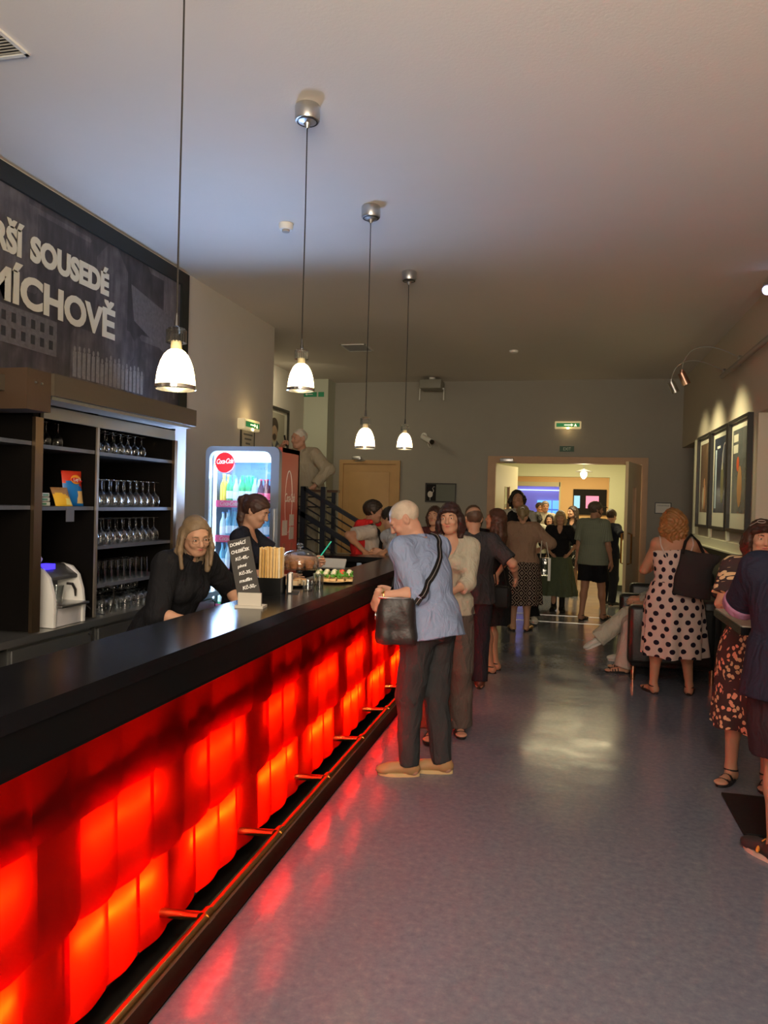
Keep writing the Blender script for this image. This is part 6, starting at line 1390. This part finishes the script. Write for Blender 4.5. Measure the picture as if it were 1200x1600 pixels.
person('grey-haired man in a white shirt in the far room', (-.43, 17.5), -80, H=1.80, bulk=1.05, hair=dict(style='short', col=(.20, .18, .16)), top=dict(mat=C_('white_shirt', (.45, .43, .36)), o=.02, fore=.9, so=.02, collar=True), bottom=dict(kind='trousers', mat=dkjeans), h=.014)
person('dark-haired man standing just behind the grey-haired man in the far room', (-.58, 18.2), -60, H=1.77, hair=dict(style='short', col=(.04, .03, .025)), top=dict(mat=navy, fore=.9), bottom=dict(kind='trousers', mat=dkjeans), h=.015)
person('small black-haired person in a white top, left of the woman in orange', (-.50, 14.5), 80, H=1.58, male=False, hair=dict(style='bob', col=(.015, .012, .010), L=.12), top=dict(mat=C_('white_shirt', (.45, .43, .36)), o=.02, fore=.9), bottom=dict(kind='trousers', mat=dkjeans), h=.014)
person('short dark-haired woman in an orange-red top in the corridor', (-.28, 15.2), -95, H=1.53, male=False, bulk=1.12, hair=dict(style='bob', col=(.02, .012, .010), L=.2), top=dict(mat=C_('orange_top', (.62, .10, .03)), o=.02, fore=.3, so=.022), bottom=dict(kind='trousers', mat=black), h=.013)
# polka dot woman
pk = person('woman in a white polka-dot dress seen from behind, with a black tote bag', (.985, 7.30), 96, H=1.69, male=False, bulk=1.30, belly=.02, head=(14, 6, -4), skin='tan', wristL=(.86, 7.58, 1.14), poleL=(-.8, -.7, -.5), wristR=(1.16, 7.60, 1.12), poleR=(.9, -.5, .1), toeL=18, toeR=-18, footL=(-.15, 0), footR=(.17, .02),
    hair=dict(style='long', col=(.26, .115, .035), L=.20, vol=1.55, curl=.010, strand=.003, seed=5, fringe=.07, t=.026), top=dict(mat=M_polka, o=.010, hem=.94, slen=0, neck='straps', tight=True, wr=.002, name='dress_bodice'), bottom=dict(kind='skirt', name='dress_skirt', mat=M_polka, waist=1.03, hem=.355, wide=.275, folds=7, amp=.024, off=(.02, 0)),
    shoes=dict(kind='sandal', mat=sole_b, sole=sole_b, straps=[(.12, .043, .032, .02)]), h=.008)
skv = pk['root']; wb = MB().tube([tuple(v) for v in [((.165*1.3)*math.cos(a), (.128*1.3)*math.sin(a), 1.045) for a in [2*PI*k/32 for k in range(33)]]], .006, 6, caps=False); wb.bm.free()
tt_ = thing('tote_bag', 'large black tote bag on the right shoulder of the woman in polka dots', 'bag', (1.10, 7.06, .92))
S = SD(); S.stack([(.0, 0, 0, .165, .055), (.12, 0, 0, .165, .060), (.30, 0, 0, .150, .04), (.40, 0, 0, .145, .022)], np.eye(3), v3(0, 0, 0), .01); S.disp = wr_noise(.006, 16, 12); V, F = S.mesh(.008); Mt = rotm(0, 8, -8); mk('bag_body', V@Mt.T, F, mat('black_canvas', (.008, .008, .009), .8), tt_)
for dy in (-.03, .03): MB().tube([(1.02, 7.06+dy, 1.30), (1.05, 7.12+dy, 1.40), (1.11, 7.22, 1.465), (1.17, 7.20+dy, 1.40), (1.21, 7.10+dy, 1.28)], .009, 8).build('bag_handle', M_blackm, tt_)
# seated pair: legs stick out left of the woman in polka dots
for (lab, y, mt, lk, shoes_, tpm, crossed) in (('seated person in white trousers with crossed legs and white sneakers, on the sofa', 8.62, C_('white_trousers', (.55, .50, .40)), 1, SN('white_shoe', (.6, .55, .48), mat('white_sole', (.65, .6, .55), .6)), C_('white_shirt', (.45, .43, .36)), True),
        ('seated person in wide pale trousers and black strappy sandals, nearest on the sofa', 8.14, C_('pale_pink_trousers', (.48, .38, .33)), 1, dict(kind='sandal', mat=sole_b, sole=sole_b, straps=[(.14, .043, .03, .010), (.115, .044, .034, .010), (.09, .042, .038, .010), (.06, .04, .046, .010)]), C_('black_white_top', (.03, .03, .03), var=.9), False)):
    person(lab, (1.12, y), 180, H=1.66, male=False, z=0, pelvis=(0, 0, -.33), lean=4, head=(5, -10, 0), wristL=(.78, y-.12, .70), wristR=(.80, y+.1, .70),
        ankL=(-.09, .50, .085) if not crossed else (-.02, .74, .27), ankR=(.09, .46, .085) if not crossed else (.03, .44, .085), kneeL=(0, .4, 1), kneeR=(0, .4, 1), hair=dict(style='bob', col=(.12, .08, .05), L=.2),
        top=dict(mat=tpm, o=.016, hem=.90, fore=.8, so=.014), bottom=dict(kind='trousers', mat=mt, o=.014, wide=.035), shoes=shoes_, h=.009)
# woman in floral dress
fw = person('woman in a floral dress with dark bobbed hair at the high table', (1.175, 5.08), -115, H=1.645, male=False, bulk=1.10, head=(8, 30, -4), skin='fair', wristR=(1.06, 4.80, 1.13), poleR=(.9, -.2, -.7), wristL=(1.40, 4.80, 1.14), footL=(-.09, .0), footR=(.11, .06),
    hair=dict(style='bob', col=(.040, .016, .010), bangs=True, L=.26, vol=1.25, seed=7), top=dict(mat=M_floral, o=.016, hem=.93, slen=.80, so=.020, neck='scoop', tight=True, name='dress_bodice'), bottom=dict(kind='skirt', name='dress_skirt', mat=M_floral, waist=1.02, hem=.35, wide=.245, folds=7, amp=.014, off=(0, .01)),
    shoes=dict(kind='sandal', mat=sole_b, sole=sole_b), h=.007)
LPf = fw['LP']; gs = MB()
for sd in (-1, 1): gs.tube([LPf(sd*.036+.026*math.cos(a), .060+.012*math.sin(a), .113+.010*math.sin(a)) for a in [2*PI*k/14 for k in range(15)]], .002, 5, caps=False)
gs.tube([LPf(.062, .055, .108), LPf(.084, .0, .07)], .002, 5).tube([LPf(-.062, .055, .108), LPf(-.084, .0, .07)], .002, 5).build('sunglasses', mat('clear_frame', (.5, .4, .35), .2), fw['root'], world=False)
# man at the right edge
rm = person('man in navy t-shirt and shorts leaning on the high table at the right edge', (1.075, 3.90), 66, H=1.74, bulk=1.16, belly=.03, lean=5, head=(10, -10, 0), skin='tan', wristL=(1.08, 4.36, 1.14), poleL=(-1.2, -.1, -.9), wristR=(1.4, 4.3, 1.14), poleR=(1, -.5, -.6), footL=(-.06, .02), footR=(.16, -.06), toeL=55, toeR=10,
    hair=dict(style='short', col=(.08, .05, .04)), top=dict(mat=navy, o=.024, hem=.78, slen=.98, so=.024, cuff=C_('mauve_cuff', (.30, .14, .22))), bottom=dict(kind='shorts', mat=C_('dark_shorts', (.022, .015, .020)), hem=.92, wide=.02, wr=.006),
    shoes=SN('black_runner', (.02, .018, .018), mat('pink_sole', (.65, .40, .32), .6), laces=mat('orange_lace', (.75, .28, .04), .6), stripe=mat('orange_lace', (.75, .28, .04), .6)), h=.008)
# barmaids
b1 = person('blonde barmaid with glasses in a black shirt leaning over behind the bar', (-2.25, 3.98), -20, H=1.655, male=False, bulk=1.10, lean=26, head=(20, -22, 6), skin='fair', wristR=(-1.90, 3.74, 1.0), poleR=(.6, -.9, .2), wristL=(-1.84, 4.12, 1.0), poleL=(-.9, -.4, -.2), glasses=mat('thin_gold_frame', (.35, .22, .14), .3),
    hair=dict(style='long', col=(.19, .13, .075), L=.26, vol=.80, seed=4, fringe=.080, t=.004, strand=.0008), top=dict(mat=black, o=.024, hem=.86, slen=1.0, fore=.12, so=.026, collar=True, wr=.005), bottom=dict(kind='trousers', mat=C_('taupe_pants', (.30, .24, .20)), o=.014, wide=.01), h=.007)
b2_ = person('young barmaid with a dark ponytail in a black t-shirt, before the fridge', (-2.26, 5.10), 8, H=1.735, male=False, bulk=.98, lean=3, head=(24, -8, 0), skin='fair', wristR=(-1.86, 4.94, 1.14), poleR=(.5, -.9, -.3), wristL=(-1.80, 5.34, 1.24), poleL=(-.6, -.6, -.6), handL='grip', palmL=(.9, .2, 0),
    hair=dict(style='pony', col=(.050, .022, .015), L=.27, seed=2), top=dict(mat=C_('navy_tee', (.014, .015, .024)), o=.012, hem=.88, slen=.62, so=.012, neck='scoop'), bottom=dict(kind='trousers', mat=black), h=.007)
Wp = b2_['root'].matrix_basis @ Vector(b2_['W'][-1]*b2_['s'])
t = thing('phone', 'phone with a green case in the hand of the barmaid with the ponytail', 'phone', (Wp.x+.07, Wp.y, Wp.z+.06))
Mph = Matrix.Translation((Wp.x+.085, Wp.y-.005, Wp.z+.075)) @ Euler((R(20), R(35), R(15))).to_matrix().to_4x4()
q_ = MB().box((0, 0, 0), (.009, .068, .14)); bmesh.ops.transform(q_.bm, matrix=Mph, verts=q_.bm.verts[:]); q_.build('phone_case', mat('green_case', (.03, .40, .25), .4, emit=(.05, .6, .4), es=.4), t)
# old man on the landing
om = person('white-haired old man in a beige jacket phoning on the stair landing', (-3.18, 9.15), -112, H=1.80, z=.80, bulk=1.12, belly=.03, lean=16, head=(6, -12, 0), skin='old', wristR=(-3.44, 8.86, 2.34), poleR=(.9, .2, -1), wristL=(-2.98, 8.80, 1.86), poleL=(-1, -.3, .0), handR='grip', palmR=(-1, 0, .2),
    hair=dict(style='buzz', col=(.62, .58, .50)), top=dict(mat=C_('beige_jacket', (.42, .36, .26)), o=.034, hem=.76, fore=.95, so=.028, collar=True, wr=.006, name='jacket'), bottom=dict(kind='trousers', mat=C_('beige_chinos', (.30, .27, .20)), wide=.01), shoes=SN('black_shoe', (.02, .02, .02), sole_b), h=.009)
Wp = om['root'].matrix_basis @ Vector(om['W'][1]*om['s'])
t = thing('phone', 'dark phone at the ear of the old man on the landing', 'phone', (Wp.x+.03, Wp.y, Wp.z+.04)); MB().box((Wp.x+.04, Wp.y+.0, Wp.z+.07), (.012, .07, .14), ry=R(-12), rz=R(30)).build('phone_case', M_blackm, t)
